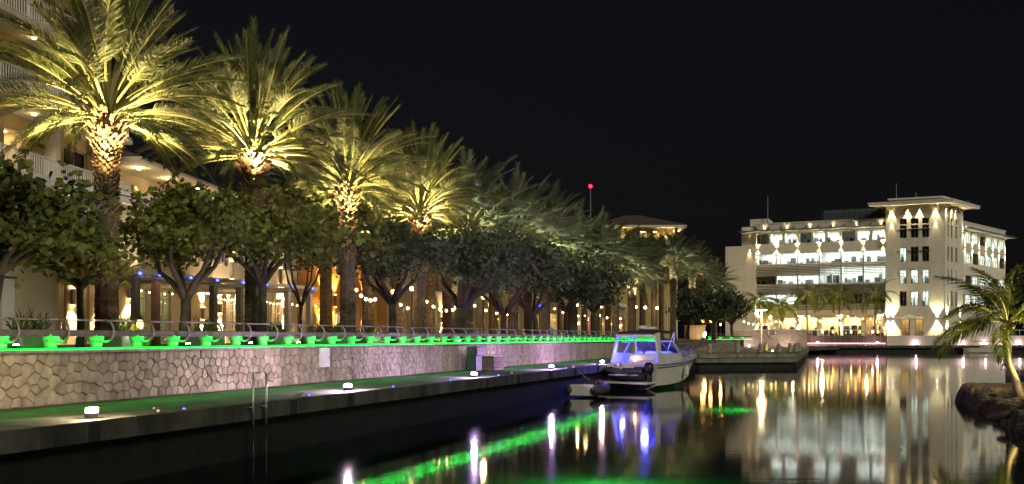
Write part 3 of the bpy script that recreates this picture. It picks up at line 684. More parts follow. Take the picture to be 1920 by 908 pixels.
for q in ((0, 1, 5, 4), (1, 2, 5), (2, 3, 4, 5), (3, 0, 4)): b.face([k[i] for i in q])
b.build('roof', roof_m, wing)
for u in (6.2, 9.4, 13, 17): MB().lathe([(.09, 11.40), (.11, 11.45), (.11, 11.498)], 10, (u, -.6, 0)).build('eave_lamp', em_warm, wing); lamp(wing, (u, -.6, 11.25), 14, (1, .76, .36), .08)

# ================================================================== FAR YELLOW BUILDING and BEACON MAST
Yf = 175; r = thing('yellow_tower', 'pale yellow upper storey with dark hipped roof above the far palms', 'building', at(1235, Yf))
xa, xb = (1120-1235)/F*Yf, (1262-1235)/F*Yf; za, zb = DZ, zz(428, Yf)
ang = 0
ops = [(xb-8.2+q*2.2, xb-8.2+q*2.2+1.3, zz(447, Yf), zz(434, Yf)) for q in range(3)]
facade(r, xa, xb, za, zb, ops, ochre_m)
for q, o in enumerate(ops): window(r, o, 0, 2, 2, dark_m); room(r, (o[0]-.2, o[1]+.2, o[2]-.1, o[3]+.2), .302, 3, roomwarm_m, em_panelw if q > 0 else None)
sd = r
MB().box(xb-.3, xb, .302, 14, za, zb).build('side_wall', ochre_m, sd)
for q in range(3): MB().rbox(xb+.004, xb+.12, 2+q*4, 3.6+q*4, zz(455, Yf), zz(437, Yf), .02).build('shutter', slate_m, sd)
for q in (0, 1): MB().rbox(xb+.5, xb+.9, .4+q*10, .8+q*10, za, zb-.1, .02).build('column', cream_m, r)
b = MB(); b.prism([(xa-1, -1.6), (xb+2.2, -1.6), (xb+2.2, 15.5), (xa-1, 15.5)], zb, zb+.45); b.build('eave', cream_m, r)
b = MB(); k = [(xa-1, -1.7, zb+.452), (xb+2.3, -1.7, zb+.452), (xb+2.3, 15.6, zb+.452), (xa-1, 15.6, zb+.452), (xa+6, 7, zb+3.2), (xb-5, 7, zb+3.2)]
for q in ((0, 1, 5, 4), (1, 2, 5), (2, 3, 4, 5), (3, 0, 4)): b.face([k[i] for i in q])
b.build('roof', roof_m, r)
for u in (xb-9.5, xb-1.2): sconce(r, u, 0, zz(444, Yf)-1, 260, (1, .78, .35), True, True, .5, None, 110)
lamp(r, (xb+1.0, 5, zb-1.5), 260, (1, .78, .35), .2)
Yb = 230; r = thing('beacon_mast', 'thin mast with a red warning light above the far palms', 'mast', at(1107, Yb, DZ)); hb = zz(352, Yb)-DZ
MB().tube([(0, 0, 0), (0, 0, hb*.7), (0, 0, hb)], [.28, .2, .1], 8).build('pole', galv_m, r)
b = MB()
for q in range(12): a = q*2.1; b.tube([(.35*cos(a), .35*sin(a), hb*.3+q*1.2), (-.35*cos(a), -.35*sin(a), hb*.3+q*1.2)], .04, 4)
b.build('step_iron', galv_m, r)
MB().sphere((0, 0, hb+.35), .42, 10, 8).build('beacon', em_red, r, smooth=True)

# ================================================================== OFFICE BUILDING across the water
OC = Vector((90, 200, 0)); dl = Vector((-.9165, .4, 0)); dr = Vector((.701, .713, 0)); AL = atan2(-.4, .9165); AR = atan2(.713, .701)
def kL(x): m = (x-960)/F; return (OC.x-m*OC.y)/(.9165+.4*m)
def kR(x): m = (x-960)/F; return (m*OC.y-OC.x)/(.701-.713*m)
def W2L(p): q = Vector((p[0]-OC.x, p[1]-OC.y)); c, s = cos(-AL), sin(-AL); return (q.x*c-q.y*s, q.x*s+q.y*c)
off = thing('office_building', 'large pale five-storey office block with lit windows and flat-roofed corner tower across the water', 'building', OC, AL)
ro = random.Random(4); GZ = DZ+.4
def zk(y, k): return zz(y, 200+.4*k)
kt, kw, kb = kL(1661), kL(1415), kL(1359)
# --- tower, front face (local u = -k)
rows = [(zk(574, 6), zk(546, 6)), (zk(532, 6), zk(505, 6)), (zk(491, 6), zk(463, 6)), (zk(446, 6), zk(422, 6)), (zk(420, 6), zk(409.5, 6))]
cols = [(1687, 1700), (1707.5, 1722), (1729, 1742)]
litT = {(0, 0): 0, (0, 1): 1, (0, 2): 1, (1, 0): 1, (1, 1): 1, (1, 2): 1, (2, 0): 1, (3, 0): 1, (2, 2): 0}
TZ = zz(388, 203)
ops = []
for j, (a, c) in enumerate(rows):
    for i, (p, q) in enumerate(cols): ops.append((-kL(p), -kL(q), a, c, i, j))
gd = [(-kL(1690), -kL(1705), GZ, 7.6, 0, 9), (-kL(1716), -kL(1731), GZ, 7.6, 1, 9)]
facade(off, -kt, 0, GZ-1, TZ, [o[:4] for o in ops+gd], officewall_m, 0, .4)
for o in ops+gd:
    window(off, o[:4], 0, 2, 2 if o[5] < 4 else 1, galv_m, .12, .3)
    lit = litT.get((o[5], o[4]), 0)
    room(off, (o[0]-.3, o[1]+.3, o[2]-.1, o[3]+.3), .402, 4, room_m if o[5] < 9 else roomwarm_m, (em_panel if lit else None) if o[5] < 9 else em_panelw, 2 if lit else 0, ro)
    if 0 < o[5] < 4: MB().rbox(o[0]-.35, o[1]+.35, -.45, .1, o[3]-.86, o[3]-.80, .02).build('sunshade', slate_m, off)
# --- set-back wing, ribbon windows
WY = 1.2
rib = [(10.3, 12.5), (14.8, 16.7), (19.3, 21.8)]
nb = 6; bw = (kw-kt)/nb; ops = []
for j, (a, c) in enumerate(rib):
    for i in range(nb): ops.append((-kw+i*bw+.10, -kw+(i+1)*bw-.10, a, c if j == 2 or i < 3 else c+(2.1 if j == 0 else 1.7), i, j))
top = []
for i in range(9): top.append((-kw+i*(kw-kt)/9+.2, -kw+(i+1)*(kw-kt)/9-.2, 23.9, 26.2, i, 3))
shopw = [(-kw+i*bw+.4, -kw+(i+1)*bw-.4, GZ, 7.4, i, 8) for i in range(nb)]
facade(off, -kw, -kt-.004, GZ-1, 28.3, [o[:4] for o in ops+top+shopw], officewall_m, WY, .4, 'wing_wall')
for o in ops+top+shopw:
    i, j = o[4], o[5]
    nx = 4 if j < 3 else 3
    window(off, o[:4], WY, nx, 2 if j < 3 else 1, galv_m, .10, .25)
    if j == 8: room(off, (o[0]-.3, o[1]+.3, o[2]-.05, o[3]+.3), WY+.402, 4, roomwarm_m, em_cafe if i not in (0, 5) else em_panelw, 6, ro)
    else:
        lit = (j == 2) or (j == 1 and i > 0) or (j == 0 and i in (0, 1, 3, 4, 5)) or (j == 3 and i in (1, 2, 4, 5, 7, 8))
        room(off, (o[0]-.2, o[1]+.2, o[2]-.1, o[3]+.35), WY+.402, 5, room_m, em_panel if lit else None, 5 if lit else 1, ro, (.05, .95) if i % 3 else (.3, .9))
# louvre bands standing off the wing
lv = MB().rbox(-kw+.3, -kt-.4, -.16, .16, -.045, .045, .02).mesh('louvre', galv_m)
for a, c in ((16.75, 19.25), (12.55, 14.75), (9.0, 10.2)):
    z = a+.1
    while z < c: o = link('louvre', lv, off, (0, WY-.75, z)); o.rotation_euler = (R(-25), 0, 0); z += .36
for i in range(nb+1): MB().rbox(-kw+i*bw-.07, -kw+i*bw+.07, WY-.6, WY-.45, 8.4, 21.9, .02).build('louvre_post', galv_m, off)
MB().rbox(-kw-3.4, -kt-.05, WY-2.4, WY-.003, 26.62, 26.86, .05).build('sun_canopy', slate_m, off)
for i in range(11): MB().rbox(-kw+.4+i*(kw-kt-.8)/10-.09, -kw+.4+i*(kw-kt-.8)/10+.09, WY-.5, WY-.005, 27.3, 27.65, .03).build('bracket', dark_m, off)
MB().rbox(-kw-.1, -kt-.1, WY-.14, WY+12, 28.302, 28.6, .03).build('parapet', officewall_m, off)
MB().rbox(-kw+1, -kt-.6, WY-1.8, WY-.004, 7.75, 8.1, .05).build('shop_canopy', canopy_m, off)
# blank end block
MB().rbox(-kb, -kw-.004, .5, 20, GZ-1, 23.6, .05).build('end_block', officewall_m, off)
MB().rbox(-kw-3.2, -kw-.01, 1.6, 12, 23.602, 28.0, .05).build('stair_block', officewall_m, off)
MB().rbox(-kL(1433), -kL(1398), 6, 12, 28.605, 30.2, .04).build('roof_block', officewall_m, off)
# rooftop plant
pl = MB().rbox(-kL(1652), -kL(1540), 5, 11, 28.605, 31.2, .05).build('plant_room', slate_m, off)
b = MB(); ua, ub = -kL(1655), -kL(1537)
for q in range(3): b.tube([(ua, 3.8, 29.6+q*.8), (ub, 3.8, 29.6+q*.8)], .06, 5)
for q in range(12): u = ua+(ub-ua)*q/11; b.tube([(u, 3.8, 28.6), (u, 3.8, 31.6)], .07, 5)
b.build('roof_railing', dark_m, off)
for q in range(4): MB().lathe([(.5, 0), (.55, .8), (.3, 1.0)], 10, (ua+4+q*4.2, 7, 31.2)).build('vent', dark_m, off)
for x, k_, y0, y1 in ((1433, 36, 412, 368), (1679, 10, 376, 345), (1717, 6, 376, 362)):
    MB().tube([(-kL(x), 5, zz(y0+8, 205+.4*k_)), (-kL(x), 5, zz(y1, 205+.4*k_))], [.12, .06], 6).build('antenna', galv_m, off)
# tower roof slab: overhangs all round
A = OC+dl*kt; kr = kR(1806); B = OC+dr*kr; C4 = A+dr*kr
cen = (OC+C4)/2
def ring(s): return [W2L(cen+(p-cen)*s) for p in (OC, A, C4, B)]
b = MB(); b.prism(ring(1.02), TZ+.003, TZ+.25); b.prism(ring(1.44), TZ+.252, TZ+.75); b.prism(ring(1.46), TZ+.752, TZ+.95); b.build('tower_roof', officewall_m, off)
b = MB(); b.prism(ring(.75), TZ+.95, TZ+1.6); b.prism(ring(.95), TZ+1.602, TZ+1.95); b.build('upper_roof', officewall_m, off)
MB().prism([W2L(p) for p in (A+dl*.02, A+dr*kr, B+dl*.4, A+dl*.02-dl*.4+dr*kr)], GZ, TZ).build('back_wall', officewall_m, off)
# --- side face and side wing (local x runs away from the corner)
before = set(off.children)
cols = [(1776.5, 1779.5), (1783, 1786.5), (1791.5, 1795)]
ops = []
for j, (a, c) in enumerate(rows):
    for i, (p, q) in enumerate(cols): ops.append((kR(p), kR(q), a, c, i, j))
facade(off, .402, kr, GZ-1, TZ, [o[:4] for o in ops], officewall_m, 0, .4)
for o in ops: window(off, o[:4], 0, 1, 2 if o[5] < 4 else 1, galv_m, .12, .3); room(off, (o[0]-.1, o[1]+.1, o[2]-.1, o[3]+.2), .402, 3, room_m, em_panel if o[5] == 1 else None)
ke = kR(1895); ops = []; n2 = 7; bw2 = (ke-kr)/n2
for j, (a, c) in enumerate(rib+[(23.9, 26.2)]):
    for i in range(n2): ops.append((kr+i*bw2+.35, kr+(i+1)*bw2-.35, a, c, i, j))
facade(off, kr+.004, ke, GZ-1, 28.3, [o[:4] for o in ops], officewall_m, 1.2, .4, 'side_wing_wall')
for o in ops: window(off, o[:4], 1.2, 3, 2, galv_m, .10, .25); room(off, (o[0]-.2, o[1]+.2, o[2]-.1, o[3]+.35), 1.602, 5, room_m, em_panel if (o[4]*3+o[5]*5) % 4 else None, 4, ro)
MB().rbox(kr+.3, ke+1, -1.2, 1.197, 26.62, 26.86, .05).build('sun_canopy', slate_m, off)
MB().rbox(kr+.1, ke+.2, 1.06, 12, 28.302, 28.6, .03).build('parapet', officewall_m, off)
for i in range(n2+1): sconce(off, kr+i*bw2+(.4 if i == 0 else 0)-(.4 if i == n2 else 0), 1.2, 22.8, 650, (1, .72, .38), True, True, .6, None, 85)
for x, z in ((1776, 6.9), (1800, 6.9)): sconce(off, kR(x), 0, z, 2000, (1, .86, .5), True, True, .8, None, 80)
for x in (1774, 1783.5, 1791): sconce(off, kR(x), 0, TZ-.5, 600, (1, .76, .38), False, True, .4, None, 60)
for i in range(8): sconce(off, kr+1+i*(ke-kr-2)/7, 1.2, 27.6, 120, (1, .74, .4), False, True, .3, None, 80)
sconce(off, kr-.4, 0, 25.5, 300, (1, .74, .4), True, True, .5, None, 60)
for o in set(off.children)-before: o.rotation_euler = (0, 0, AR-AL)
# --- wall lights of the front
for i in range(nb+1): sconce(off, -kw+i*bw+(.5 if i == 0 else 0)-(.6 if i == nb else 0), WY, 22.75, 800, (1, .72, .38), True, True, .6, None, 90)
sconce(off, -kw-1.2, .5, 23.0, 420, (1, .68, .34), False, True, .6, None, 50)
for i in range(6): sconce(off, -kw+2+i*(kw-kt-3)/5, WY, 27.1, 45, (1, .74, .4), True, False, .3, None, 110)
for x in (1672, 1702, 1724, 1754): sconce(off, -kL(x), 0, TZ-.5, 1300, (1, .78, .40), False, True, .4, None, 70)
for x in (1672, 1754): sconce(off, -kL(x), 0, zk(412, 6), 380, (1, .74, .34), True, True, .6, None, 50)
for x in (1674, 1757, 1665): sconce(off, -kL(x), 0, 6.9, 3400, (1, .88, .50), True, True, .8, em_white, 80)
for x in (1422, 1443, 1500, 1574, 1650): sconce(off, -kL(x), WY if x != 1422 else WY, 6.6, 2600, (1, .86, .52), True, True, .8, em_white, 95)
# ================================================================== TERRACE in front of the offices
r = thing('coral_wall', 'pinkish coral-stone quay wall with a life ring hung on it', 'wall', (38.6, 167.9, QZ-.01))
MB().box(0, 13, 0, .5, 0, zz(619.5, 168)-QZ).build('face', pinkwall_m, r); MB().rbox(-.1, 13.1, -.08, .6, zz(619.5, 168)-QZ+.002, zz(619.5, 168)-QZ+.16, .03).build('coping', cream_m, r)
lamp(r, (2.5, -1.6, .4), 12, (1, .5, .6), .1); MB().lathe([(.14, 0), (.14, .25), (.1, .3)], 10, (2.5, -1.6, .0)).build('foot_lamp', em_white, r); lamp(r, (9.5, -1.6, .4), 14, (1, .6, .5), .1); MB().lathe([(.14, 0), (.14, .25), (.1, .3)], 10, (9.5, -1.6, .0)).build('foot_lamp', em_white, r)
ring_ = thing('life_ring', 'pale life ring hanging on the coral-stone wall', 'life ring', at(1447, 167.8, zz(624, 168)))
b = MB(); Rr, rt = .62, .15
for i in range(20):
    a0, a1 = 2*pi*i/20, 2*pi*(i+1)/20
    for j in range(8):
        c0, c1 = 2*pi*j/8, 2*pi*(j+1)/8
        b.face([((Rr+rt*cos(c))*cos(a), rt*sin(c), (Rr+rt*cos(c))*sin(a)) for a, c in ((a0, c0), (a1, c0), (a1, c1), (a0, c1))])
b.build('ring', white_m, ring_, smooth=True)
for q in range(4): MB().rbox(-.12, .12, -.17, .17, Rr-.17, Rr+.17, .02, Matrix.Rotation(q*pi/2+.6, 4, 'Y')).build('band', salmon_m, ring_)
# panelled terrace rail
Xa, Xb = at(1512, 190).x, at(1662, 190).x; n3 = 14; w3 = (Xb-Xa)/n3
r = thing('terrace_rail', 'brown panelled terrace front with a bright glass and steel handrail', 'railing', (Xa, 190, QZ-.01)); zt = zz(619, 190)-QZ; zm = zz(629.5, 190)-QZ; zb_ = zz(643, 190)-QZ
for i in range(n3): MB().rbox(i*w3+.04, (i+1)*w3-.04, 0, .25, zb_, zm, .02).build('panel', wood_m, r)
MB().box(0, Xb-Xa, .05, .45, 0, zm-.02).build('plinth', pinkwall_m, r)
MB().tube([(0, .12, zt), (Xb-Xa, .12, zt)], .06, 8).build('handrail', white_m, r)
for i in range(n3+1): MB().rbox(i*w3-.04, i*w3+.04, .08, .16, zm, zt, .01).build('post', white_m, r)
for i in range(n3):
    g = MB(); g.face([(i*w3+.06, .12, zm+.05), ((i+1)*w3-.06, .12, zm+.05), ((i+1)*w3-.06, .12, zt-.1), (i*w3+.06, .12, zt-.1)]); g.build('glass_panel', glass_m, r)
st_ = MB().box(.2, Xb-Xa-.2, -.06, -.005, zb_-.12, zb_-.05).build('light_strip', emit('pink_led', (1, .45, .62), 3), r)
r = thing('terrace_wall', 'low pale terrace wall with a steel handrail below the tower', 'wall', (Xb+.1, 190, QZ-.01)); w = at(2000, 190).x-Xb
MB().box(0, w, 0, .4, 0, zz(631, 190)-QZ).build('face', cream_m, r); MB().rbox(-.02, w, -.06, .5, zz(631, 190)-QZ+.002, zz(630, 190)-QZ+.05, .02).build('coping', white_m, r)
b = MB()
b.tube([(0, .2, zt), (w, .2, zt)], .05, 6)
for i in range(24): b.tube([(i*w/23, .2, zm), (i*w/23, .2, zt)], .04, 6)
b.build('handrail', white_m, r)
festoon('long string of orange bulbs above the office terrace', [at(1395, 186, zz(602, 186)), at(1455, 188, zz(602, 188)), at(1517, 192, zz(592, 192)), at(1566, 192, zz(600, 192))], 7, .6, .15, em_bulb, power=700)
festoon('short string of red and orange bulbs by the office shopfront', [at(1590, 192, zz(592, 192)), at(1660, 192, zz(594, 192))], 5, .4, .16, em_orange, power=150)
# terrace furniture: parasol, table lamps, cafe umbrellas
for x, Y, la in ((1705, 196, 'wide beige parasol in front of the tower ground floor'), ):
    r = thing('parasol', la, 'parasol', at(x, Y, GZ)); MB().tube([(0, 0, 0), (0, 0, 4.4)], .07, 8).build('pole', dark_m, r)
    b = MB()
    for i in range(8):
        a0, a1 = 2*pi*i/8, 2*pi*(i+1)/8; b.face([(0, 0, 4.6), (3.3*cos(a0), 3.3*sin(a0), 3.6), (3.3*cos(a1), 3.3*sin(a1), 3.6)])
    b.build('canopy', canopy_m, r)
for i, (x, Y) in enumerate(((1542, 194), (1562, 195), (1596, 194), (1612, 195), (1636, 194), (1646, 196))):
    r = thing('terrace_table', ORD[i]+' lamp-lit cafe table on the office terrace, counted from the coral-stone wall', 'table', at(x, Y, GZ), 0, 'lamp-lit cafe tables')
    MB().lathe([(.3, 0), (.3, .04), (.05, .06), (.05, .72)], 10).build('base', dark_m, r); MB().lathe([(.55, .72), (.55, .77)], 14).build('top', wood_m, r)
    MB().lathe([(.08, .77), (.08, .9), (.16, .92), (.12, 1.2), (.05, 1.22)], 10).build('lamp', em_orange if i % 2 else em_warm, r)
# square-headed street lamp
Ys = 150; r = thing('street_lamp', 'tall street lamp with flat glowing head by the coral-stone wall', 'street lamp', at(1428, Ys, QZ-.01)); hs = zz(581, Ys)-QZ
MB().lathe([(.2, 0), (.18, .3), (.09, .4), (.07, hs)], 10).build('post', cream_m, r, smooth=True)
MB().rbox(-.75, .75, -.4, .4, hs+.02, hs+.2, .04).build('head', galv_m, r); MB().rbox(-.7, .7, -.36, .36, hs-.12, hs+.018, .02).build('lens', em_warm, r); lamp(r, (0, 0, hs-.4), 900, (1, .78, .45), .3)
# bins and cabinet near the steps
r = thing('litter_bin', 'pair-topped dark litter bin at the foot of the coral-stone wall', 'bin', at(1388, 164, QZ-.01)); MB().rbox(-.55, -.03, -.35, .35, 0, 1.35, .06).build('body', dark_m, r); MB().rbox(.03, .55, -.35, .35, 0, 1.35, .06).build('body', dark_m, r)
MB().rbox(-.6, .6, -.4, .4, 1.352, 1.42, .02).build('lid', black_m, r)
r = thing('kiosk', 'small pale kiosk beside the far green-lit bench run', 'kiosk', at(1303, 124, DZ)); MB().rbox(-1.25, 1.25, -.6, .6, 0, 1.75, .03).build('body', cream_m, r)
MB().rbox(-1.35, 1.35, -.7, .7, 1.752, 1.86, .02).build('top', white_m, r); MB().rbox(-1.1, -.05, -.63, -.602, .1, 1.6, .01).build('door', white_m, r); MB().rbox(.05, 1.1, -.63, -.602, .1, 1.6, .01).build('door', white_m, r)
for x, Y, z, la in ((1318, 128, 604, 'orange globe lamp above the kiosk'), (1333, 129, 604, 'second orange globe lamp right of the kiosk'), (1351, 131, 610, 'small amber globe lamp over the far bench run')):
    lamppost(x, None, zz(z, Y), la, em_orange, 160, (1, .5, .15), .22 if z == 604 else .13, Y)
r = thing('ground_floodlight', 'bright flame-like floodlight on the deck in front of the kiosk', 'floodlight', at(1318, 121.5, DZ)); MB().rbox(-.2, .2, -.12, .12, 0, .35, .03).build('housing', dark_m, r); MB().rbox(-.15, .15, -.05, .05, .36, 1.0, .05, Matrix.Rotation(.35, 4, 'Y')).build('lens', em_warm, r); lamp(r, (0, -.4, .6), 14, (1, .7, .35), .1)

# ================================================================== PALMS
def frond(L, bend, nl, ll, lw, rnd, lift=.5, sweep=50, droop=.15, rach=.028, tri=False, twist=0.0, s0=.2):
    """pinnate leaf growing along +X from the origin, arching down by `bend` radians; material 0 leaflets, 1 rachis"""
    b = MB(); N = 12; pts = []; x = z = 0.0; a = 0.0
    for i in range(N+1):
        pts.append(Vector((x, twist*(i/N)**2*L, z))); s = (i+.5)/N
        a = -bend*(s**1.3); x += cos(a)*L/N; z += sin(a)*L/N
    b.cur = 1; b.tube(pts, [rach*(1-.8*i/N) for i in range(N+1)], 4, cap=False); b.cur = 0
    def at_(s):
        f = s*N; i = min(int(f), N-1); return pts[i].lerp(pts[i+1], f-i), (pts[i+1]-pts[i]).normalized()
    for k in range(nl):
        s = s0+(1-s0)*(k+rnd.random()*.6)/nl; p, d = at_(s)
        le = ll*(.35+.65*sin(pi*min(1, (s*.92+.12))**.8))*rnd.uniform(.8, 1.15)
        for sd in (-1, 1):
            side = Vector((0, sd, 0)); up = d.cross(Vector((0, 1, 0))) * -1
            if up.z < 0 and abs(d.x) > .1: up = -up
            sw = R(sweep+rnd.uniform(-10, 10)-25*s); li = lift+rnd.uniform(-.3, .25)
            v = (d*cos(sw)+(side*cos(li)+up*sin(li))*sin(sw)).normalized()
            q = p+v*le*.55; e = p+v*le-Vector((0, 0, le*droop*rnd.uniform(.5, 1.6)))
            wv = d.cross(v).cross(v).normalized()*lw*.5
            k0 = len(b.v)
            if tri:
                b.v += [tuple(p-wv), tuple(p+wv), tuple(e)]; b.f.append((k0, k0+1, k0+2)); b.mi.append(0)
            else:
                b.v += [tuple(p-wv*.5), tuple(p+wv*.5), tuple(q+wv), tuple(q-wv), tuple(e)]
                b.f += [(k0, k0+1, k0+2, k0+3), (k0+3, k0+2, k0+4)]; b.mi += [0, 0]
    return b
def trunk_mesh(h, r0, r1, name='trunk', boots=True, seed=1):
    rnd = random.Random(seed); b = MB(); n = 20; prof = []; N = int(h/.09)
    k = 0
    for i in range(N+1):
        z = h*i/N; f = z/h; r = r0+(r1-r0)*f
        if f < .07: r *= 1+.45*(1-f/.07)**2
        if boots and f > .86: r *= 1+.75*sin(min(1, (f-.86)/.10)*pi/2)
        for j in range(n):
            a = 2*pi*j/n; ph = (i*.5+j*(1 if (i//2) % 2 else 1)*.5) % 1.0
            rr = r*(1+.13*(ph-.5)*(1 if i % 2 else -.6)+rnd.uniform(-.035, .035)); b.v.append((rr*cos(a), rr*sin(a), z))
    for i in range(N):
        for j in range(n): b.f.append((i*n+j, i*n+(j+1) % n, (i+1)*n+(j+1) % n, (i+1)*n+j)); b.mi.append(0)
    return b.mesh(name, trunk_m)
def boots_mesh(h, r1, seed=2, count=420, f0=.5):
    rnd = random.Random(seed); b = MB()
    for k in range(count):
        f = f0+(1-f0)*(k/count)**.8; z = h*f; a = k*2.39996+rnd.uniform(-.1, .1)
        rr = r1*(1.0+(.75*min(1, max(0, (f-.84)/.12)))) ; ln = rnd.uniform(.12, .22)*(1+1.4*max(0, (f-.84)/.16)); w = rnd.uniform(.05, .09)
        c, s = cos(a), sin(a); o = Vector((c*rr*.93, s*rr*.93, z)); out = Vector((c, s, 0)); tg = Vector((-s, c, 0)); up = Vector((0, 0, 1))
        ti = (out*rnd.uniform(.35, .85)+up*rnd.uniform(.5, .9)+tg*rnd.uniform(-.25, .25)).normalized()*ln
        p0, p1, p2, p3 = o-tg*w, o+tg*w, o+tg*w*.5+ti+out*.02, o-tg*w*.5+ti+out*.02; q0, q1 = o+ti*.9-out*.05+up*.06+tg*w*.4, o+ti*.9-out*.05+up*.06-tg*w*.4
        b.face([p0, p1, p2, p3]); b.face([p3, p2, q0, q1]); b.face([p1, o+up*.1, q0, p2]); b.face([p0, p3, q1, o+up*.1])
    return b.mesh('boots', boot_m)
rf = random.Random(21)
# prototype leaves of the date palm
FP = [frond(4.3*rf.uniform(.95, 1.05), R(bd), 84, .70, .030, rf, .38, 60, .16, .05, s0=.33).mesh('frond', [frond_m, rachis_m], False) for bd in (22, 34, 48, 62, 40, 55)]
TRH = 7.0
TM = [trunk_mesh(TRH, .36, .29, seed=q) for q in (1, 2)]
BM_ = [boots_mesh(TRH, .29, seed=q) for q in (3, 4)]
def date_palm(p, head, label, seed, lit=None, nf=78, size=1.0, group=None):
    """p base, head z of the crown base; lit = (height of the uplight collar, power)"""
    rnd = random.Random(seed); r = thing('date_palm', label, 'palm tree', p, rnd.uniform(0, 6), group); h = head-p[2]
    tk = link('trunk', TM[seed % 2], r); tk.scale = (1, 1, h/TRH); link('boots', BM_[seed % 2], tk)
    cr = link('crown', None, r, (0, 0, h))
    for k in range(nf):
        f = (k+.5)/nf; az = k*2.39996+rnd.uniform(-.25, .25)
        el = 88-92*f**1.2+rnd.uniform(-7, 7)
        m = FP[0 if el > 60 else (1+int(rnd.random()*3) if el > 20 else rnd.choice((2, 3, 5)))]
        o = link('frond', m, cr, (.20*cos(az)*(.4+f), .20*sin(az)*(.4+f), .75*(1-f)-.05)); s = size*rnd.uniform(.82, 1.05)*(1 if f < .85 else .85)
        o.scale = (s, s, s); o.rotation_euler = (Matrix.Rotation(az, 4, 'Z') @ Matrix.Rotation(-R(el), 4, 'Y') @ Matrix.Rotation(rnd.uniform(-.5, .5), 4, 'X')).to_euler()
    if lit:
        hz, pw = lit[0]-p[2], lit[1]
        col = MB().lathe([(.36, hz-.05), (.38, hz-.03), (.38, hz+.03), (.36, hz+.05)], 16).build('light_collar', dark_m, r)
        ang0 = -r.rotation_euler.z
        for q in range(3):
            a = ang0+R(-70)+q*R(120)+.0
            c = (.86*cos(a), .86*sin(a), hz+.02); MB().tube([(.34*cos(a), .34*sin(a), hz), (.84*cos(a), .84*sin(a), hz-.04)], .02, 6).build('bracket', dark_m, col); MB().lathe([(.05, -.12), (.08, -.02), (.085, .06), (.07, .062)], 10, c).build('uplight', dark_m, col)
            lamp(col, (c[0]*1.03, c[1]*1.03, hz+.12), pw*.45, (1, .66, .30), .05, 125, (.10*cos(a), .10*sin(a), 1), 1.0); lamp(col, (c[0]*1.03, c[1]*1.03, hz+.12), pw*2.0, (1, .77, .36), .05, 84, (.12*cos(a), .12*sin(a), 1), .8)
    return r
LPM = 21.5
def zline(x, y): return zz(y, YL(LPM, x))
date_palm(P(tL(LPM, 200), LPM, DZ), zline(200, 225), 'tall date palm with floodlit crown, the largest, beside the hotel balconies', 1, (zline(200, 362), 640), 116, 1.0)
date_palm(P(tL(LPM, 476), LPM, DZ), zline(476, 296), 'floodlit date palm rising from behind the broad sea grape tree', 2, (zline(476, 352), 620), 112, 1.02)
date_palm(P(tL(LPM, 652), LPM, DZ), zline(652, 356), 'floodlit date palm with a fully lit trunk top before the orange building', 4, (zline(652, 455), 590), 106, 1.0)
date_palm(P(tL(LPM, 787), LPM, DZ), zline(787, 404), 'floodlit date palm with blotchy lit trunk, next to the dim palms', 5, (zline(787, 458), 560), 100, .98)
# dim palms share three crowns
def crown_mesh(seed, nf, L, nl, ll, lw, bmin, bmax, emin, emax, mats, lift=.45, sweep=48, droop=.12, rach=.035, s0=.2):
    rnd = random.Random(seed); out = MB()
    for k in range(nf):
        f = (k+.5)/nf; az = k*2.39996+rnd.uniform(-.3, .3); el = R(emax-(emax-emin)*f+rnd.uniform(-8, 8))
        b = frond(L*rnd.uniform(.8, 1.08), R(rnd.uniform(bmin, bmax)), nl, ll, lw, rnd, lift, sweep, droop, rach, True, s0=s0)
        M = Matrix.Rotation(az, 4, 'Z') @ Matrix.Rotation(-el, 4, 'Y') @ Matrix.Rotation(rnd.uniform(-.5, .5), 4, 'X'); k0 = len(out.v)
        out.v += [tuple(M @ Vector(v)) for v in b.v]; out.f += [tuple(k0+i for i in q) for q in b.f]; out.mi += b.mi
    return out.mesh('crown', mats)
CM = [crown_mesh(q, 88, 4.2, 60, .78, .055, 25, 62, -12, 87, [frond2_m, rachis_m], .35, 60, .16, s0=.36) for q in (31, 32, 33)]
COLLAR = MB().lathe([(.36, -.05), (.38, -.03), (.38, .03), (.36, .05)], 16).mesh('light_collar', dark_m)
def dim_palm(p, head, label, seed, size=1.0, group=None, up=0):
    rnd = random.Random(seed); r = thing('date_palm', label, 'palm tree', p, rnd.uniform(0, 6), group); h = head-p[2]
    tk = link('trunk', TM[seed % 2], r); tk.scale = (1, 1, h/TRH); link('boots', BM_[seed % 2], tk)
    c = link('crown', CM[seed % 3], r, (0, 0, h)); c.scale = (size, size, size)
    if up:
        ca = link('light_collar', COLLAR, r, (0, 0, h-2.3))
        for q in (0, 1): a = -r.rotation_euler.z-pi/2+(q-.5)*1.9; lamp(ca, (.8*cos(a), .8*sin(a), .1), up, (.92, 1, .70), .06, 130, (-.06*cos(a), -.06*sin(a), 1), 1.0)
    return r
for i, x in enumerate((876, 962, 1023, 1074, 1117, 1154, 1186)):
    hd_ = 632.5-(1600-x)*(.288+.012*((i*7) % 3-1)); dim_palm(P(tL(LPM, x), LPM, DZ), zline(x, hd_), ORD[i]+' dimly lit date palm of the front row, counted from the last floodlit one', 40+i, 1.22 if i == 0 else 1.14, 'dim date palms of the promenade row', 380)
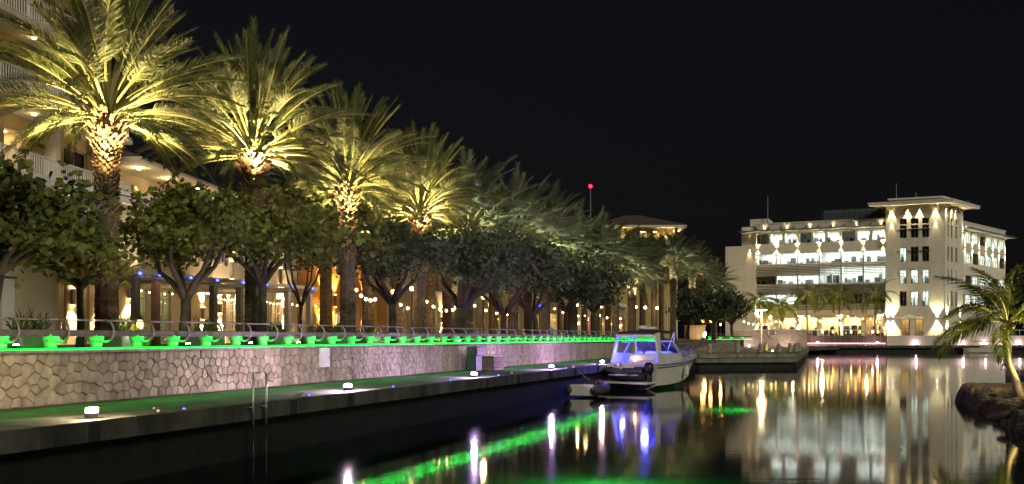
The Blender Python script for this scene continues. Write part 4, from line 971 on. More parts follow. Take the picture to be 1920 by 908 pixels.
for i, (x, hz_) in enumerate(((611, 9.6), (690, 8.8), (744, 9.4), (806, 9.8), (838, 9.5), (925, 9.6), (990, 10), (1052, 10.2), (1096, 10.4), (1140, 10))):
    L = 25.5 if i % 2 else 26.5; dim_palm(P(tL(L, x), L, DZ), hz_, 'unlit date palm of the back row '+['left of the third floodlit trunk', 'right of the third floodlit trunk', 'before the end of the orange building', 'just right of the fourth floodlit trunk', 'behind the thick leaning tree', 'by the amber globe lamp', 'before the yellow-lit doorways', 'behind the teal chair', 'by the taller globe lamp', 'before the last red-lit shop'][i], 60+i, 1.0, 'unlit date palms of the second row')
for i, (x, Y, y, s) in enumerate(((1183, 100, 505, 1.05), (1226, 118, 492, 1.2), (1262, 112, 492, 1.25), (1204, 124, 488, 1.2), (1298, 124, 512, 1.25), (1240, 135, 500, 1.2), (1340, 150, 535, 1.3), (1318, 142, 520, 1.2))):
    dim_palm(at(x, Y, DZ), zz(y, Y), ['tall pale date palm left of the boat canopy', 'date palm in the middle of the far clump behind the boat', 'tallest date palm of the far clump, above the boat canopy', 'date palm under the yellow tower', 'date palm above the narrow dark tree', 'rearmost date palm of the far clump', 'date palm lit by the office glow right of the clump', 'date palm above the spreading dark tree'][i], 80+i, s*.80, up=150 if i in (0, 1, 2, 4, 6) else 0, group='far palm clump behind the boat')

# coconut palms on the office terrace
CC = [crown_mesh(q, 19, 5.2, 50, 1.1, .10, 60, 120, -25, 75, [coco_m, rachis_m], .05, 60, .35, .05) for q in (51, 52)]
for i, (x, y, Y, la) in enumerate(((1424, 566, 190, 'coconut palm by the glowing street lamp on the office terrace'), (1515, 552, 194, 'coconut palm leaning over the orange bulb string'), (1575, 555, 195, 'coconut palm beside the bright awning of the offices'), (1640, 556, 195, 'slim coconut palm left of the office tower'), (1462, 574, 190, 'short coconut palm between street lamp and bulb string'))):
    p = at(x, Y, GZ); r = thing('coconut_palm', la, 'palm tree', p, i*1.3); h = zz(y, Y)-GZ
    MB().tube([(0, 0, 0), (.15, .1, h*.3), (.1, .25, h*.7), (0, 0, h+.1)], [.24, .18, .15, .17], 10).build('trunk', trunk_m, r, smooth=True); link('crown', CC[i % 2], r, (0, 0, h))
    c = MB()
    for q in range(6): c.sphere((.28*cos(q), .28*sin(q), h-.15-.05*(q % 2)), .15, 7, 5)
    c.build('coconuts', mat('coconut_husk', (.30, .20, .05), .6), r, smooth=True); lamp(r, (1.2*cos(2.2+i-i*1.3-1.6), -1.2, .4), 420, (1, .86, .45), .1, 80, (0, .25, 1)); MB().lathe([(.1, 0), (.1, .2), (.14, .25)], 8, (1.2*cos(2.2+i-i*1.3-1.6), -1.2, 0)).build('uplight', dark_m, r)

# ================================================================== BROADLEAF TREES
def leaf_tree(p, cz, rx, rz, label, seed, nleaf=4200, lsz=.17, m=None, fork=None, lean=(0, 0), tr=.14, group=None, ncl=62, name='sea_grape_tree'):
    rnd = random.Random(seed); r = thing(name, label, 'tree', p, 0, group); h = cz-p[2]; b = MB()
    fk = fork-p[2] if fork else h*.5; base = Vector((0, 0, -.02)); fp = Vector((lean[0]*.5, lean[1]*.5, fk))
    b.tube([base, base.lerp(fp, .3)+Vector((rnd.uniform(-.05, .05), .03, 0)), base.lerp(fp, .7)+Vector((rnd.uniform(-.06, .06), -.03, 0)), fp], [tr*1.35, tr*1.08, tr, tr*1.0], 10)
    cl = []
    for k in range(ncl):
        a = rnd.uniform(0, 2*pi); u = rnd.uniform(-1, 1); rr = rnd.uniform(.35, 1.12)**.8; q = sqrt(1-u*u)
        cl.append(Vector((lean[0]+rx*rr*q*cos(a)*rnd.uniform(.85, 1.12), lean[1]+rx*.85*rr*q*sin(a), h+rz*rr*u*(1 if u > 0 else .8)+rnd.uniform(-.15, .15))))
    nlimb = 6
    for k in range(nlimb):
        a = 2*pi*k/nlimb+rnd.uniform(-.4, .4); e = Vector((lean[0]+rx*.62*cos(a), lean[1]+rx*.55*sin(a), h+rz*rnd.uniform(-.1, .5))); mid = fp.lerp(e, .45)+Vector((rx*.10*cos(a), rx*.1*sin(a), -.12*rz))
        b.tube([fp-Vector((0, 0, .1)), fp.lerp(mid, .5)+Vector((0, 0, .05)), mid, mid.lerp(e, .55)+Vector((rnd.uniform(-.1, .1), 0, .1)), e], [tr*.72, tr*.6, tr*.48, tr*.33, tr*.12], 7)
        for c in sorted(cl, key=lambda c: (c-e).length)[:4]: b.tube([mid.lerp(e, .6), mid.lerp(e, .6).lerp(c, .6)+Vector((0, 0, .08)), c], [tr*.26, tr*.16, tr*.05], 5)
    b.build('trunk', bark_m, r, smooth=True)
    b = MB(); per = int(nleaf*.72)//ncl
    for c in cl:
        sg = rx*rnd.uniform(.09, .17)
        for k in range(int(per*rnd.choice((.25, .6, .9, 1.3, 1.7)))):
            o = c+Vector((rnd.gauss(0, sg), rnd.gauss(0, sg), rnd.gauss(0, sg*.7)))
            nrm = Vector((rnd.gauss(0, .7), rnd.gauss(0, .7)-.2, rnd.uniform(.1, 1.1))).normalized(); a = nrm.cross(Vector((rnd.gauss(0, 1), rnd.gauss(0, 1), rnd.gauss(0, 1)))).normalized(); e = nrm.cross(a); s = lsz*rnd.uniform(.6, 1.25)
            k0 = len(b.v)
            for ca, ce, cu in ((-.5, 0, 0), (-.28, .42, .04), (.22, .45, .02), (.55, 0, -.08), (.22, -.45, .02), (-.28, -.42, .04)): b.v.append(tuple(o+a*ca*s+e*ce*s+nrm*cu*s*2))
            b.f += [(k0, k0+1, k0+4+1, ), (k0+1, k0+2, k0+4, k0+5), (k0+2, k0+3, k0+4)]; b.mi += [0, 0, 0]
    stuff(b.build('crown', m or leaf_m, r)); return r
def LT(x, L): return P(tL(L, x), L, DZ)
leaf_tree(LT(-30, 19.6), 5.85, 2.0, 1.1, 'broad sea grape tree with big round leaves hiding the service door', 1, 5200, .19, lean=(.6, .2), fork=4.6)
leaf_tree(LT(150, 20.2), 5.15, 1.5, .5, 'low yellow-green sea grape clump across the first palm trunk', 12, 1900, .17, leafmat('yellow_sea_grape', (.15, .15, .03), .3, .4, .9), lean=(0, 0), fork=4.4, tr=.09)
leaf_tree(LT(338, 20), 6.4, 2.25, 1.1, 'sea grape tree with bare forked trunk before the pergola', 2, 5200, .18, lean=(.35, 0), fork=4.25, tr=.15)
leaf_tree(LT(493, 20.4), 7.1, 2.9, 1.3, 'tall dense sea grape tree against the second floodlit palm', 3, 5000, .18, fork=5.0)
leaf_tree(LT(565, 21), 6.5, 1.6, .85, 'slim young tree with thin forked trunk before the orange wall', 4, 2000, .16, fork=4.3, tr=.075)
leaf_tree(LT(735, 20.6), 7.1, 2.9, 1.3, 'bushy tree with forked trunk between the third and fourth lit palms', 5, 4600, .18, leafb_m, fork=4.6, tr=.16)
leaf_tree(LT(850, 20.6), 7.3, 3.3, 1.5, 'dark round tree on a thick leaning trunk', 6, 5200, .2, leafb_m, lean=(.9, 0), fork=4.6, tr=.32)
leaf_tree(LT(945, 20.6), 7.5, 3.5, 1.6, 'dark dense tree with branching bent trunk next to the leaning one', 7, 5200, .21, leafb_m, fork=4.5, tr=.2)
leaf_tree(LT(1008, 20.8), 7.4, 3.6, 1.9, 'dark dense tree with a curved slender trunk in the promenade row', 8, 5000, .22, leafb_m, lean=(-.6, 0), fork=4.6, tr=.2)
leaf_tree(LT(1062, 20.8), 7.6, 3.6, 2.1, 'dark dense tree left of the taller globe lamp', 9, 5000, .23, leafb_m, fork=5.0, tr=.2)
leaf_tree(LT(1112, 20.8), 7.5, 3.4, 2.1, 'last dark tree of the promenade row before the boat', 10, 4800, .24, leafb_m, fork=5.2, tr=.2)
leaf_tree(at(1338, 119, DZ), 7.0, 3.6, 2.3, 'spreading dark tree behind the kiosk', 13, 5200, .26, leafb_m, fork=5, tr=.22)
leaf_tree(at(1290, 121, DZ), 6.9, 2.4, 2.0, 'narrow dark tree left of the kiosk', 14, 3600, .26, leafb_m, fork=4.8, tr=.2)
leaf_tree(at(1372, 132, DZ), 7.0, 2.6, 2.0, 'dark tree right of the spreading one near the coral-stone wall', 15, 3600, .26, leafb_m, fork=4.8, tr=.2)

# planters with spiky plants behind the benches
def planter(x, L, label, seed, h=.75, n=70):
    rnd = random.Random(seed); p = LT(x, L); r = thing('planter', label, 'planter', p, RP); MB().rbox(-.55, .55, -.35, .35, 0, .42, .03).build('box', deck_m, r)
    MB().box(-.5, .5, -.3, .3, .4, .424).build('soil', darkrock_m, r); b = MB()
    for k in range(n):
        a = rnd.uniform(0, 2*pi); e = rnd.uniform(.35, 1.35); o = Vector((rnd.uniform(-.4, .4), rnd.uniform(-.22, .22), .42)); d = Vector((cos(a)*cos(e), sin(a)*cos(e), sin(e))); ln = h*rnd.uniform(.6, 1.2); w = Vector((-sin(a), cos(a), 0))*.022
        m1 = o+d*ln*.55; e1 = o+d*ln-Vector((0, 0, ln*.22)); b.face([o-w, o+w, m1+w, m1-w]); b.face([m1-w, m1+w, e1])
    stuff(b.build('foliage', bushleaf_m, r))
for i, (x, la) in enumerate(((52, 'planter of tall spiky leaves below the beige pier'), (236, 'planter of spiky leaves right of the first palm trunk'), (386, 'round bushy planter right of the forked sea grape'), (518, 'dense planter behind the benches right of the second palm'), (632, 'planter left of the third palm trunk'), (690, 'feathery planter right of the third palm trunk'), (596, 'small planter before the orange wall'))):
    planter(x, 19.6, la, 70+i, .8 if i < 3 else .65, 90)
r = thing('candle_lantern', 'small orange glowing lantern on a post right of the first palm', 'lantern', LT(262, 19.4)); MB().lathe([(.06, 0), (.04, .05), (.03, .55)], 8).build('post', dark_m, r); MB().lathe([(.07, .56), (.09, .62), (.09, .78), (.07, .80)], 6).build('glass', em_orange, r); MB().lathe([(.11, .80), (.03, .93), (.01, .96)], 6).build('roof', dark_m, r)
# teal chair
r = thing('garden_chair', 'pale teal garden chair facing the water by the far shops', 'chair', LT(1048, 20), RP)
tm = mat('teal_plastic', (.18, .38, .34), .5)
MB().rbox(-.45, .45, -.35, .35, .38, .44, .01).build('seat', tm, r)
for q in range(5): MB().rbox(-.43+q*.175, -.27+q*.175, .34, .38, .44, 1.15-abs(q-2)*.06, .01, Matrix.Rotation(-.2, 4, 'X')).build('back_slat', tm, r)
for sx in (-.42, .36):
    for sy in (-.33, .27): MB().rbox(sx, sx+.07, sy, sy+.07, 0, .60 if sy < 0 else .38, .008).build('leg', tm, r)
    MB().rbox(sx-.03, sx+.1, -.4, .35, .602, .63, .008).build('armrest', tm, r)

# small ground uplights behind the benches, under the nearer trees
for x, pw, la in ((30, 70, 'small ground uplight below the big-leaved tree by the service door'), (255, 110, 'small ground uplight by the candle lantern'), (353, 110, 'small ground uplight at the foot of the forked sea grape'), (470, 100, 'small ground uplight beside the second floodlit palm'), (560, 70, 'small ground uplight under the slim young tree'), (720, 110, 'small ground uplight under the bushy tree between lit palms'), (860, 110, 'small ground uplight under the thick leaning tree'), (950, 120, 'small ground uplight under the bent-trunked tree'), (1050, 120, 'small ground uplight near the teal chair')):
    r = thing('ground_uplight', la, 'garden light', LT(x, 19.0)); MB().lathe([(.09, 0), (.09, .10), (.07, .12)], 10).build('housing', dark_m, r); MB().lathe([(.062, .12), (.062, .135), (.03, .145)], 10).build('lens', em_white, r); lamp(r, (0, 0, .22), pw*.3, (1, .84, .42), .05, 130, (-.25, .2, 1), 1.0)

# ================================================================== MOTOR BOAT (local x forward, y to port, z up from the waterline)
BA = R(60); boat = thing('motor_cruiser', 'white motor cruiser with blue-lit cockpit and hardtop moored by the quay', 'boat', (6.95, 55.6, 0), BA)
SX = [0, 1.2, 2.4, 3.6, 4.8, 5.8, 6.6, 7.2, 7.6]
HB = [1.58, 1.66, 1.70, 1.68, 1.55, 1.28, .88, .45, .05]; HZs = [1.45, 1.47, 1.50, 1.56, 1.66, 1.80, 1.93, 2.04, 2.12]
CB = [1.42, 1.46, 1.46, 1.38, 1.12, .76, .42, .16, .02]; CZ = [.22, .22, .26, .36, .56, .88, 1.25, 1.60, 1.95]; KZ = [-.45, -.45, -.45, -.40, -.22, .2, .75, 1.35, 1.88]
b = MB(); N = len(SX); rowsN = 9
for i in range(N):
    hm = (CB[i]*.42+HB[i]*.58, CZ[i]*.45+HZs[i]*.55); half = [(0, KZ[i]), (CB[i]*.95, CZ[i]-.05), (CB[i]+.06, CZ[i]), hm, (HB[i], HZs[i])]
    for y, z in [(-y, z) for y, z in half[::-1]]+half[1:]: b.v.append((SX[i], y, z))
for i in range(N-1):
    for j in range(rowsN-1): b.f.append((i*9+j, i*9+j+1, (i+1)*9+j+1, (i+1)*9+j)); b.mi.append(0)
b.f.append(tuple(range(9))); b.mi.append(0); hull = b.build('hull', gelcoat_m, boat)
for s in (-1, 1):
    MB().tube([(SX[i], s*(HB[i]+.01), HZs[i]-.05) for i in range(N)], .045, 6).build('rub_rail', galv_m, boat, smooth=True)
    b = MB()                                                             # side decks round the cockpit
    for i in range(4):
        x0, x1 = SX[i], SX[i+1] if i < 3 else SX[3]; 
        if i < 3: b.face([(x0, s*HB[i], HZs[i]), (x1, s*HB[i+1], HZs[i+1]), (x1, s*(HB[i+1]-.32), HZs[i+1]+.03), (x0, s*(HB[i]-.32), HZs[i]+.03)]); b.face([(x0, s*(HB[i]-.32), HZs[i]+.03), (x1, s*(HB[i+1]-.32), HZs[i+1]+.03), (x1, s*(HB[i+1]-.34), .8), (x0, s*(HB[i]-.34), .8)])
    b.build('side_deck', gelcoat_m, boat)
    stripe = MB()
    for i in range(N-2):
        pa = lambda k, f: (SX[k], s*((CB[k]+.06)*(1-f)+HB[k]*f+.012), CZ[k]*(1-f)+HZs[k]*f)
        stripe.face([pa(i, .80), pa(i+1, .80), pa(i+1, .86), pa(i, .86)])
    stripe.build('stripe', slate_m, hull)
b = MB(); b.face([(0.02, -1.3, .82), (3.6, -1.36, .82), (3.6, 1.36, .82), (.02, 1.3, .82)]); b.build('cockpit_floor', vinyl_m, boat)
b = MB()                                                                 # foredeck with raised trunk
for i in range(3, N-1):
    for s in (-1, 1):
        b.face([(SX[i], s*HB[i], HZs[i]), (SX[i+1], s*HB[i+1], HZs[i+1]), (SX[i+1], s*HB[i+1]*.6, HZs[i+1]+.12), (SX[i], s*HB[i]*.6, HZs[i]+.22)])
        b.face([(SX[i], s*HB[i]*.6, HZs[i]+.22), (SX[i+1], s*HB[i+1]*.6, HZs[i+1]+.12), (SX[i+1], 0, HZs[i+1]+.17), (SX[i], 0, HZs[i]+.36)])
b.build('foredeck', gelcoat_m, boat, smooth=True)
MB().box(3.52, 3.6, -1.36, 1.36, .82, 1.72).build('bulkhead', gelcoat_m, boat)
MB().rbox(.0, .3, -1.3, .35, .83, 1.62, .05).build('transom_seat', vinyl_m, boat)
MB().rbox(.02, .2, .45, 1.28, .83, 1.25, .04).build('transom_gate', gelcoat_m, boat)
MB().rbox(-1.15, -.01, -1.52, 1.52, .32, .46, .05).build('swim_platform', gelcoat_m, boat)
for y0, y1 in ((-1.25, -.35), (-.30, .55), (.65, 1.25)):
    MB().rbox(2.7, 3.3, y0, y1, .83, 1.3, .06).build('seat_base', vinyl_m, boat); MB().rbox(2.45, 2.68, y0, y1, 1.1, 2.15, .09).build('seat_back', vinyl_m, boat)
MB().rbox(3.2, 3.5, .2, 1.2, 1.3, 1.95, .06).build('helm_console', charcoal_m, boat)
# windscreen and hardtop
pw = [(3.35, -1.42, 1.70), (4.5, -.95, 1.95), (4.75, 0, 2.02), (4.5, .95, 1.95), (3.35, 1.42, 1.70)]; pt = [(2.75, -1.22, 2.72), (3.45, -.82, 2.75), (3.6, 0, 2.77), (3.45, .82, 2.75), (2.75, 1.22, 2.72)]
for i in range(4):
    g = MB(); g.face([pw[i], pw[i+1], pt[i+1], pt[i]]); g.build('windscreen_pane', glass_m, boat)
b = MB(); b.tube(pw, .035, 6); b.tube(pt, .035, 6)
for a, c in zip(pw, pt): b.tube([a, c], .03, 6)
b.build('windscreen_frame', gelcoat_m, boat)
b = MB(); hx = [.35, .9, 2.0, 3.0, 3.55]; hw = [1.18, 1.30, 1.32, 1.22, .95]; hh = [3.30, 3.40, 3.46, 3.44, 3.38]
for i in range(5):
    for f in (-1, -.8, 0, .8, 1): b.v.append((hx[i], hw[i]*f, hh[i]-.10*f*f))
    for f in (-1, -.8, 0, .8, 1): b.v.append((hx[i], hw[i]*f*.97, hh[i]-.12-.10*f*f))
for i in range(4):
    for j in range(4): b.f.append((i*10+j, i*10+j+1, (i+1)*10+j+1, (i+1)*10+j)); b.mi.append(0); b.f.append((i*10+5+j, (i+1)*10+5+j, (i+1)*10+6+j, i*10+6+j)); b.mi.append(0)
    for j in (0, 4): b.f.append((i*10+j, (i+1)*10+j, (i+1)*10+5+j, i*10+5+j)); b.mi.append(0)
for i in (0, 4):
    for j in range(4): b.f.append((i*10+j, i*10+j+1, i*10+6+j, i*10+5+j)); b.mi.append(0)
b.build('hardtop', charcoal_m, boat)
for s in (-1, 1):
    b = MB(); b.face([(.25, s*1.52, 1.50), (.62, s*1.52, 1.50), (.85, s*1.30, 3.28), (.45, s*1.22, 3.22)]); b.face([(.25, s*1.44, 1.50), (.45, s*1.14, 3.22), (.85, s*1.22, 3.28), (.62, s*1.44, 1.50)])
    b.face([(.25, s*1.52, 1.5), (.45, s*1.22, 3.22), (.45, s*1.14, 3.22), (.25, s*1.44, 1.5)]); b.face([(.62, s*1.52, 1.5), (.62, s*1.44, 1.5), (.85, s*1.22, 3.28), (.85, s*1.3, 3.28)])
    b.build('arch', gelcoat_m, boat)
    b = MB(); b.tube([(1.1, s*1.42, 1.55), (2.75, s*1.24, 3.3)], .03, 6); b.tube([(2.75, s*1.24, 2.7), (2.9, s*1.2, 3.3)], .035, 6); b.tube([(1.12, s*1.26, 2.7), (2.75, s*1.22, 2.72)], .025, 6); b.build('strut', gelcoat_m, boat)
    MB().tube([(4.0, s*1.5, 1.62), (4.1, s*1.5, 2.15), (5.8, s*1.15, 2.35), (7.0, s*.5, 2.55), (7.55, s*.05, 2.6)], .02, 6).build('bow_rail', metal_m, boat)
    for x, y, z in ((5.2, 1.30, 1.74), (6.3, .92, 1.9)): MB().tube([(x, s*y, z-.05), (x, s*(y-.06), z+.56)], .018, 6).build('stanchion', metal_m, boat)
for s in (-1, 1):
    b = MB(); b.face([(.62, s*1.53, 1.49), (3.35, s*1.44, 1.60), (3.35, s*1.42, 2.0), (.70, s*1.46, 2.08)]); b.face([(.62, s*1.47, 1.49), (.70, s*1.40, 2.08), (3.35, s*1.36, 2.0), (3.35, s*1.38, 1.60)]); b.face([(.70, s*1.46, 2.08), (3.35, s*1.42, 2.0), (3.35, s*1.36, 2.0), (.70, s*1.40, 2.08)]); b.build('cockpit_side', gelcoat_m, boat)
    g = MB(); g.face([(.72, s*1.43, 2.1), (3.3, s*1.38, 2.02), (2.75, s*1.24, 2.68), (.84, s*1.30, 3.2)]); g.build('side_window', glass_m, boat)
b = MB(); b.rbox(.32, .44, -1.2, 1.2, 3.02, 3.16, .02); b.rbox(.40, .46, -.04, .04, 2.1, 3.02, .01); b.build('canopy_frame', gelcoat_m, boat)
MB().rbox(.30, .42, -1.25, .35, 1.62, 2.02, .05).build('stern_backrest', vinyl_m, boat)
MB().lathe([(.28, 3.46), (.30, 3.52), (.30, 3.64), (.22, 3.70)], 14, (1.9, .3, 0)).build('radar_dome', gelcoat_m, boat, smooth=True)
MB().rbox(1.2, 1.5, -.8, -.2, 3.44, 3.62, .04).build('searchlight', gelcoat_m, boat)
MB().tube([(2.2, -1.1, 3.35), (2.15, -1.12, 5.4)], [.02, .008], 6).build('antenna', white_m, boat)
MB().box(.6, 2.9, -.03, .03, 3.255, 3.285).build('blue_light_bar', em_blue, boat); lamp(boat, (1.5, 0, 3.05), 360, (.05, .06, 1), .2); lamp(boat, (.45, .9, 2.2), 40, (.08, .09, 1), .1)
MB().lathe([(.06, 1.63), (.06, 1.72), (.03, 1.75)], 8, (.15, -.1, 0)).build('stern_light', em_warm, boat); lamp(boat, (-.45, .25, 1.95), 2, (1, .6, .35), .05)
b = MB(); b.tube([(7.5, 0, 1.75), (7.75, 0, 1.55)], .05, 6); b.box(7.7, 7.82, -.12, .12, 1.40, 1.5); b.tube([(7.72, -.2, 1.3), (7.78, 0, 1.42), (7.72, .2, 1.3)], .035, 6); b.build('anchor', galv_m, boat)
b = MB(); b.lathe([(.09, -.28), (.12, -.2), (.12, .2), (.09, .28)], 10, (3.2, -1.85, .95)); b.tube([(3.2, -1.85, 1.2), (3.2, -1.7, 1.6)], .012, 4); b.build('fender', white_m, boat, smooth=True)

boat.scale = (1.28, 1, 1)
# jet ski lying across the swim platform
bx_ = Vector((cos(BA), sin(BA), 0)); by_ = Vector((-sin(BA), cos(BA), 0)); bp_ = Vector((6.95, 55.6, 0))
js = thing('jet_ski', 'dark jet ski lying across the swim platform of the cruiser', 'jet ski', bp_+bx_*-.74+by_*.05+Vector((0, 0, .46)), BA+pi/2)
sx = [-1.3, -1.1, -.4, .4, 1.0, 1.4, 1.6]; wb = [.38, .44, .46, .44, .34, .16, .02]; zk_ = [.06, .02, 0, .0, .08, .26, .5]; zs_ = [.40, .42, .44, .46, .52, .58, .6]
b = MB()
for i in range(7):
    for y, z in ((-wb[i], zs_[i]), (-wb[i]*.95, zs_[i]*.55+zk_[i]*.45), (0, zk_[i]), (wb[i]*.95, zs_[i]*.55+zk_[i]*.45), (wb[i], zs_[i])): b.v.append((sx[i], y, z))
for i in range(6):
    for j in range(4): b.f.append((i*5+j, i*5+j+1, i*5+6+j, i*5+5+j)); b.mi.append(0)
b.f.append((0, 1, 2, 3, 4)); b.mi.append(0); b.build('hull', black_m, js)
b = MB()
dk = [(-1.3, .36, .40, .0), (-.9, .42, .46, .05), (-.1, .42, .46, .10), (.35, .40, .50, .22), (.75, .36, .55, .34), (1.15, .25, .60, .22), (1.6, .02, .61, .0)]
for x, w, z, c in dk:
    for f in (-1, -.5, 0, .5, 1): b.v.append((x, w*f, z+c*(1-f*f)))
for i in range(6):
    for j in range(4): b.f.append((i*5+j, i*5+5+j, i*5+6+j, i*5+j+1)); b.mi.append(0)
b.build('deck', charcoal_m, js)
MB().rbox(-1.1, .25, -.19, .19, .46, .78, .08).build('seat', black_m, js); MB().rbox(-1.15, -.5, -.16, .16, .70, .86, .06).build('rear_seat', black_m, js)
MB().rbox(.45, .8, -.16, .16, .78, 1.02, .06, Matrix.Rotation(0, 4, 'Y')).build('console', gelcoat_m, js)
b = MB(); b.tube([(.45, -.38, 1.04), (.58, -.1, 1.0), (.58, .1, 1.0), (.45, .38, 1.04)], .022, 6); b.build('handlebar', black_m, js)
for s in (-1, 1): MB().rbox(.5, .56, s*.42-.05, s*.42+.05, .86, .98, .02).build('mirror', charcoal_m, js); MB().rbox(-.9, .9, s*.44-.012, s*.44+.012, .36, .42, .005).build('stripe', vinyl_m, js)
# covered outboard at the starboard stern corner
ob = thing('outboard_motor', 'black covered outboard motor at the stern corner of the cruiser', 'outboard motor', bp_+bx_*-.80+by_*-1.35+Vector((0, 0, .46)), BA)
MB().lathe([(.14, .45), (.24, .5), (.29, .7), (.27, .95), (.18, 1.1), (.05, 1.15)], 12).build('cowl', black_m, ob, smooth=True); MB().rbox(-.09, .09, -.07, .07, .0, .5, .02).build('leg', charcoal_m, ob); MB().rbox(.1, .3, -.12, .12, .0, .62, .03).build('bracket', dark_m, ob)
MB().lathe([(.02, -.02), (.07, 0), (.07, .12), (.03, .16)], 8, (-.16, 0, .04)).build('gearcase', charcoal_m, ob)
# grey tender against the quay
tp = P(tL(13.1, 1092), 12.7, 0); td = thing('tender', 'small grey inflatable tender tied to the quay left of the cruiser', 'dinghy', tp, RP)
for s in (-1, 1): MB().tube([(-1.7, s*.68, .38), (-.5, s*.72, .36), (.7, s*.66, .38), (1.4, s*.36, .48), (1.75, 0, .58)], [.2, .24, .24, .22, .2], 10).build('tube', charcoal_m, td, smooth=True)
MB().box(-1.6, 1.2, -.6, .6, .12, .18).build('floor', galv_m, td); MB().rbox(-1.62, -1.54, -.6, .6, .1, .66, .01).build('transom', gelcoat_m, td); MB().rbox(-.2, .1, -.62, .62, .42, .46, .01).build('thwart', gelcoat_m, td); MB().rbox(.3, 1.0, -.5, .5, .2, .52, .06).build('cover', galv_m, td)
# low white boat at the far quay
fb = thing('far_launch', 'small white launch moored at the far quay behind the coconut palm', 'boat', at(1852, 184, 0), 0)
b = MB(); sx = [-4.2, -2, 0, 2, 3.6, 4.6]; wb = [1.2, 1.35, 1.4, 1.25, .7, .03]; zs_ = [.9, .92, .98, 1.1, 1.25, 1.38]
for i in range(6):
    for y, z in ((-wb[i], zs_[i]), (-wb[i]*.85, .1), (0, -.3 if i < 5 else 1.0), (wb[i]*.85, .1), (wb[i], zs_[i])): b.v.append((sx[i], y, z))
for i in range(5):
    for j in range(4): b.f.append((i*5+j, i*5+j+1, i*5+6+j, i*5+5+j)); b.mi.append(0)
b.f.append((0, 1, 2, 3, 4)); b.mi.append(0); b.build('hull', gelcoat_m, fb)
MB().prism([(-4.1, -1.15), (0, -1.35), (3.4, -.75), (4.4, 0), (3.4, .75), (0, 1.35), (-4.1, 1.15)], .86, .93).build('deck', gelcoat_m, fb)
MB().rbox(-1.2, 1.8, -.9, .9, .93, 1.55, .15).build('cabin', gelcoat_m, fb); MB().rbox(-2.4, 1.0, -1.0, 1.0, 2.15, 2.28, .05).build('canopy', canopy_m, fb)
for u in (-2.3, .8):
    for s in (-.9, .9): MB().tube([(u, s, .9), (u, s, 2.16)], .04, 6).build('pole', metal_m, fb)

# ================================================================== ROCK ISLET with leaning coconut palm
isl = struct(link('rock_islet', None)); b = MB(); rk = random.Random(9)
outline = [(1790, 760, 46), (1800, 752, 47), (1826, 718, 52)]
tipx, tipY = at(1792, 45).x, 45.0; nu, nv = 46, 22
from mathutils import noise as mn
def islz(X, Y):
    n1 = mn.noise(Vector((X*.45, Y*.45, 1))); n2_ = mn.noise(Vector((X*1.3, Y*1.3, 2))); n3_ = mn.noise(Vector((X*3.1, Y*3.1, 5)))
    d = min((X-15.7-.33*(Y-29.6))*.95, (45.5-Y)*.7)+.55*n1+.35*n2_+.16*n3_
    sm = lambda v: max(0, min(1, v))**2*(3-2*max(0, min(1, v)))
    return -.75+1.3*sm(d/.9+.35)+.16*sm((d-1.2)/1.6)+.30*sm((Y-40.3+.8*n1+.5*n2_)/.55)*sm((d-.3)/.5)+.10*n2_+.07*n3_
X0_, X1_, Y0_, Y1_ = 13.0, 36, 24, 48; NX, NY = 150, 150
for j in range(NY+1):
    for i in range(NX+1):
        X, Y = X0_+(X1_-X0_)*i/NX, Y0_+(Y1_-Y0_)*j/NY; b.v.append((X, Y, islz(X, Y)))
for j in range(NY):
    for i in range(NX): k0 = j*(NX+1)+i; b.f.append((k0, k0+1, k0+NX+2, k0+NX+1)); b.mi.append(0)
# rock on the slopes, sand where it is flat
im = bpy.data.materials.new('islet_ground'); n, l = nodes_of(im); bs = n['Principled BSDF']; geo = n.new('ShaderNodeNewGeometry'); sp = n.new('ShaderNodeSeparateXYZ'); l.new(geo.outputs['Position'], sp.inputs[0])
no = n.new('ShaderNodeTexNoise'); no.inputs['Scale'].default_value = 2.2; no.inputs['Detail'].default_value = 8; l.new(geo.outputs['Position'], no.inputs['Vector'])
ad = n.new('ShaderNodeMath'); ad.operation = 'MULTIPLY_ADD'; ad.inputs[1].default_value = .9; l.new(no.outputs['Fac'], ad.inputs[0]); l.new(sp.outputs['Z'], ad.inputs[2])
mr = n.new('ShaderNodeMapRange'); mr.inputs['From Min'].default_value = .98; mr.inputs['From Max'].default_value = 1.2; l.new(ad.outputs[0], mr.inputs['Value'])
mxc = n.new('ShaderNodeMix'); mxc.data_type = 'RGBA'; mxc.inputs['A'].default_value = (.06, .046, .03, 1); mxc.inputs['B'].default_value = (.33, .25, .14, 1); l.new(mr.outputs[0], mxc.inputs['Factor']); l.new(mxc.outputs['Result'], bs.inputs['Base Color'])
bs.inputs['Roughness'].default_value = .9; bpn = n.new('ShaderNodeBump'); bpn.inputs['Strength'].default_value = 1; bpn.inputs['Distance'].default_value = .15; n5 = n.new('ShaderNodeTexNoise'); n5.inputs['Scale'].default_value = 5; n5.inputs['Detail'].default_value = 8; l.new(geo.outputs['Position'], n5.inputs['Vector']); l.new(n5.outputs['Fac'], bpn.inputs['Height']); l.new(bpn.outputs[0], bs.inputs['Normal'])
b.build('ground', im, isl)
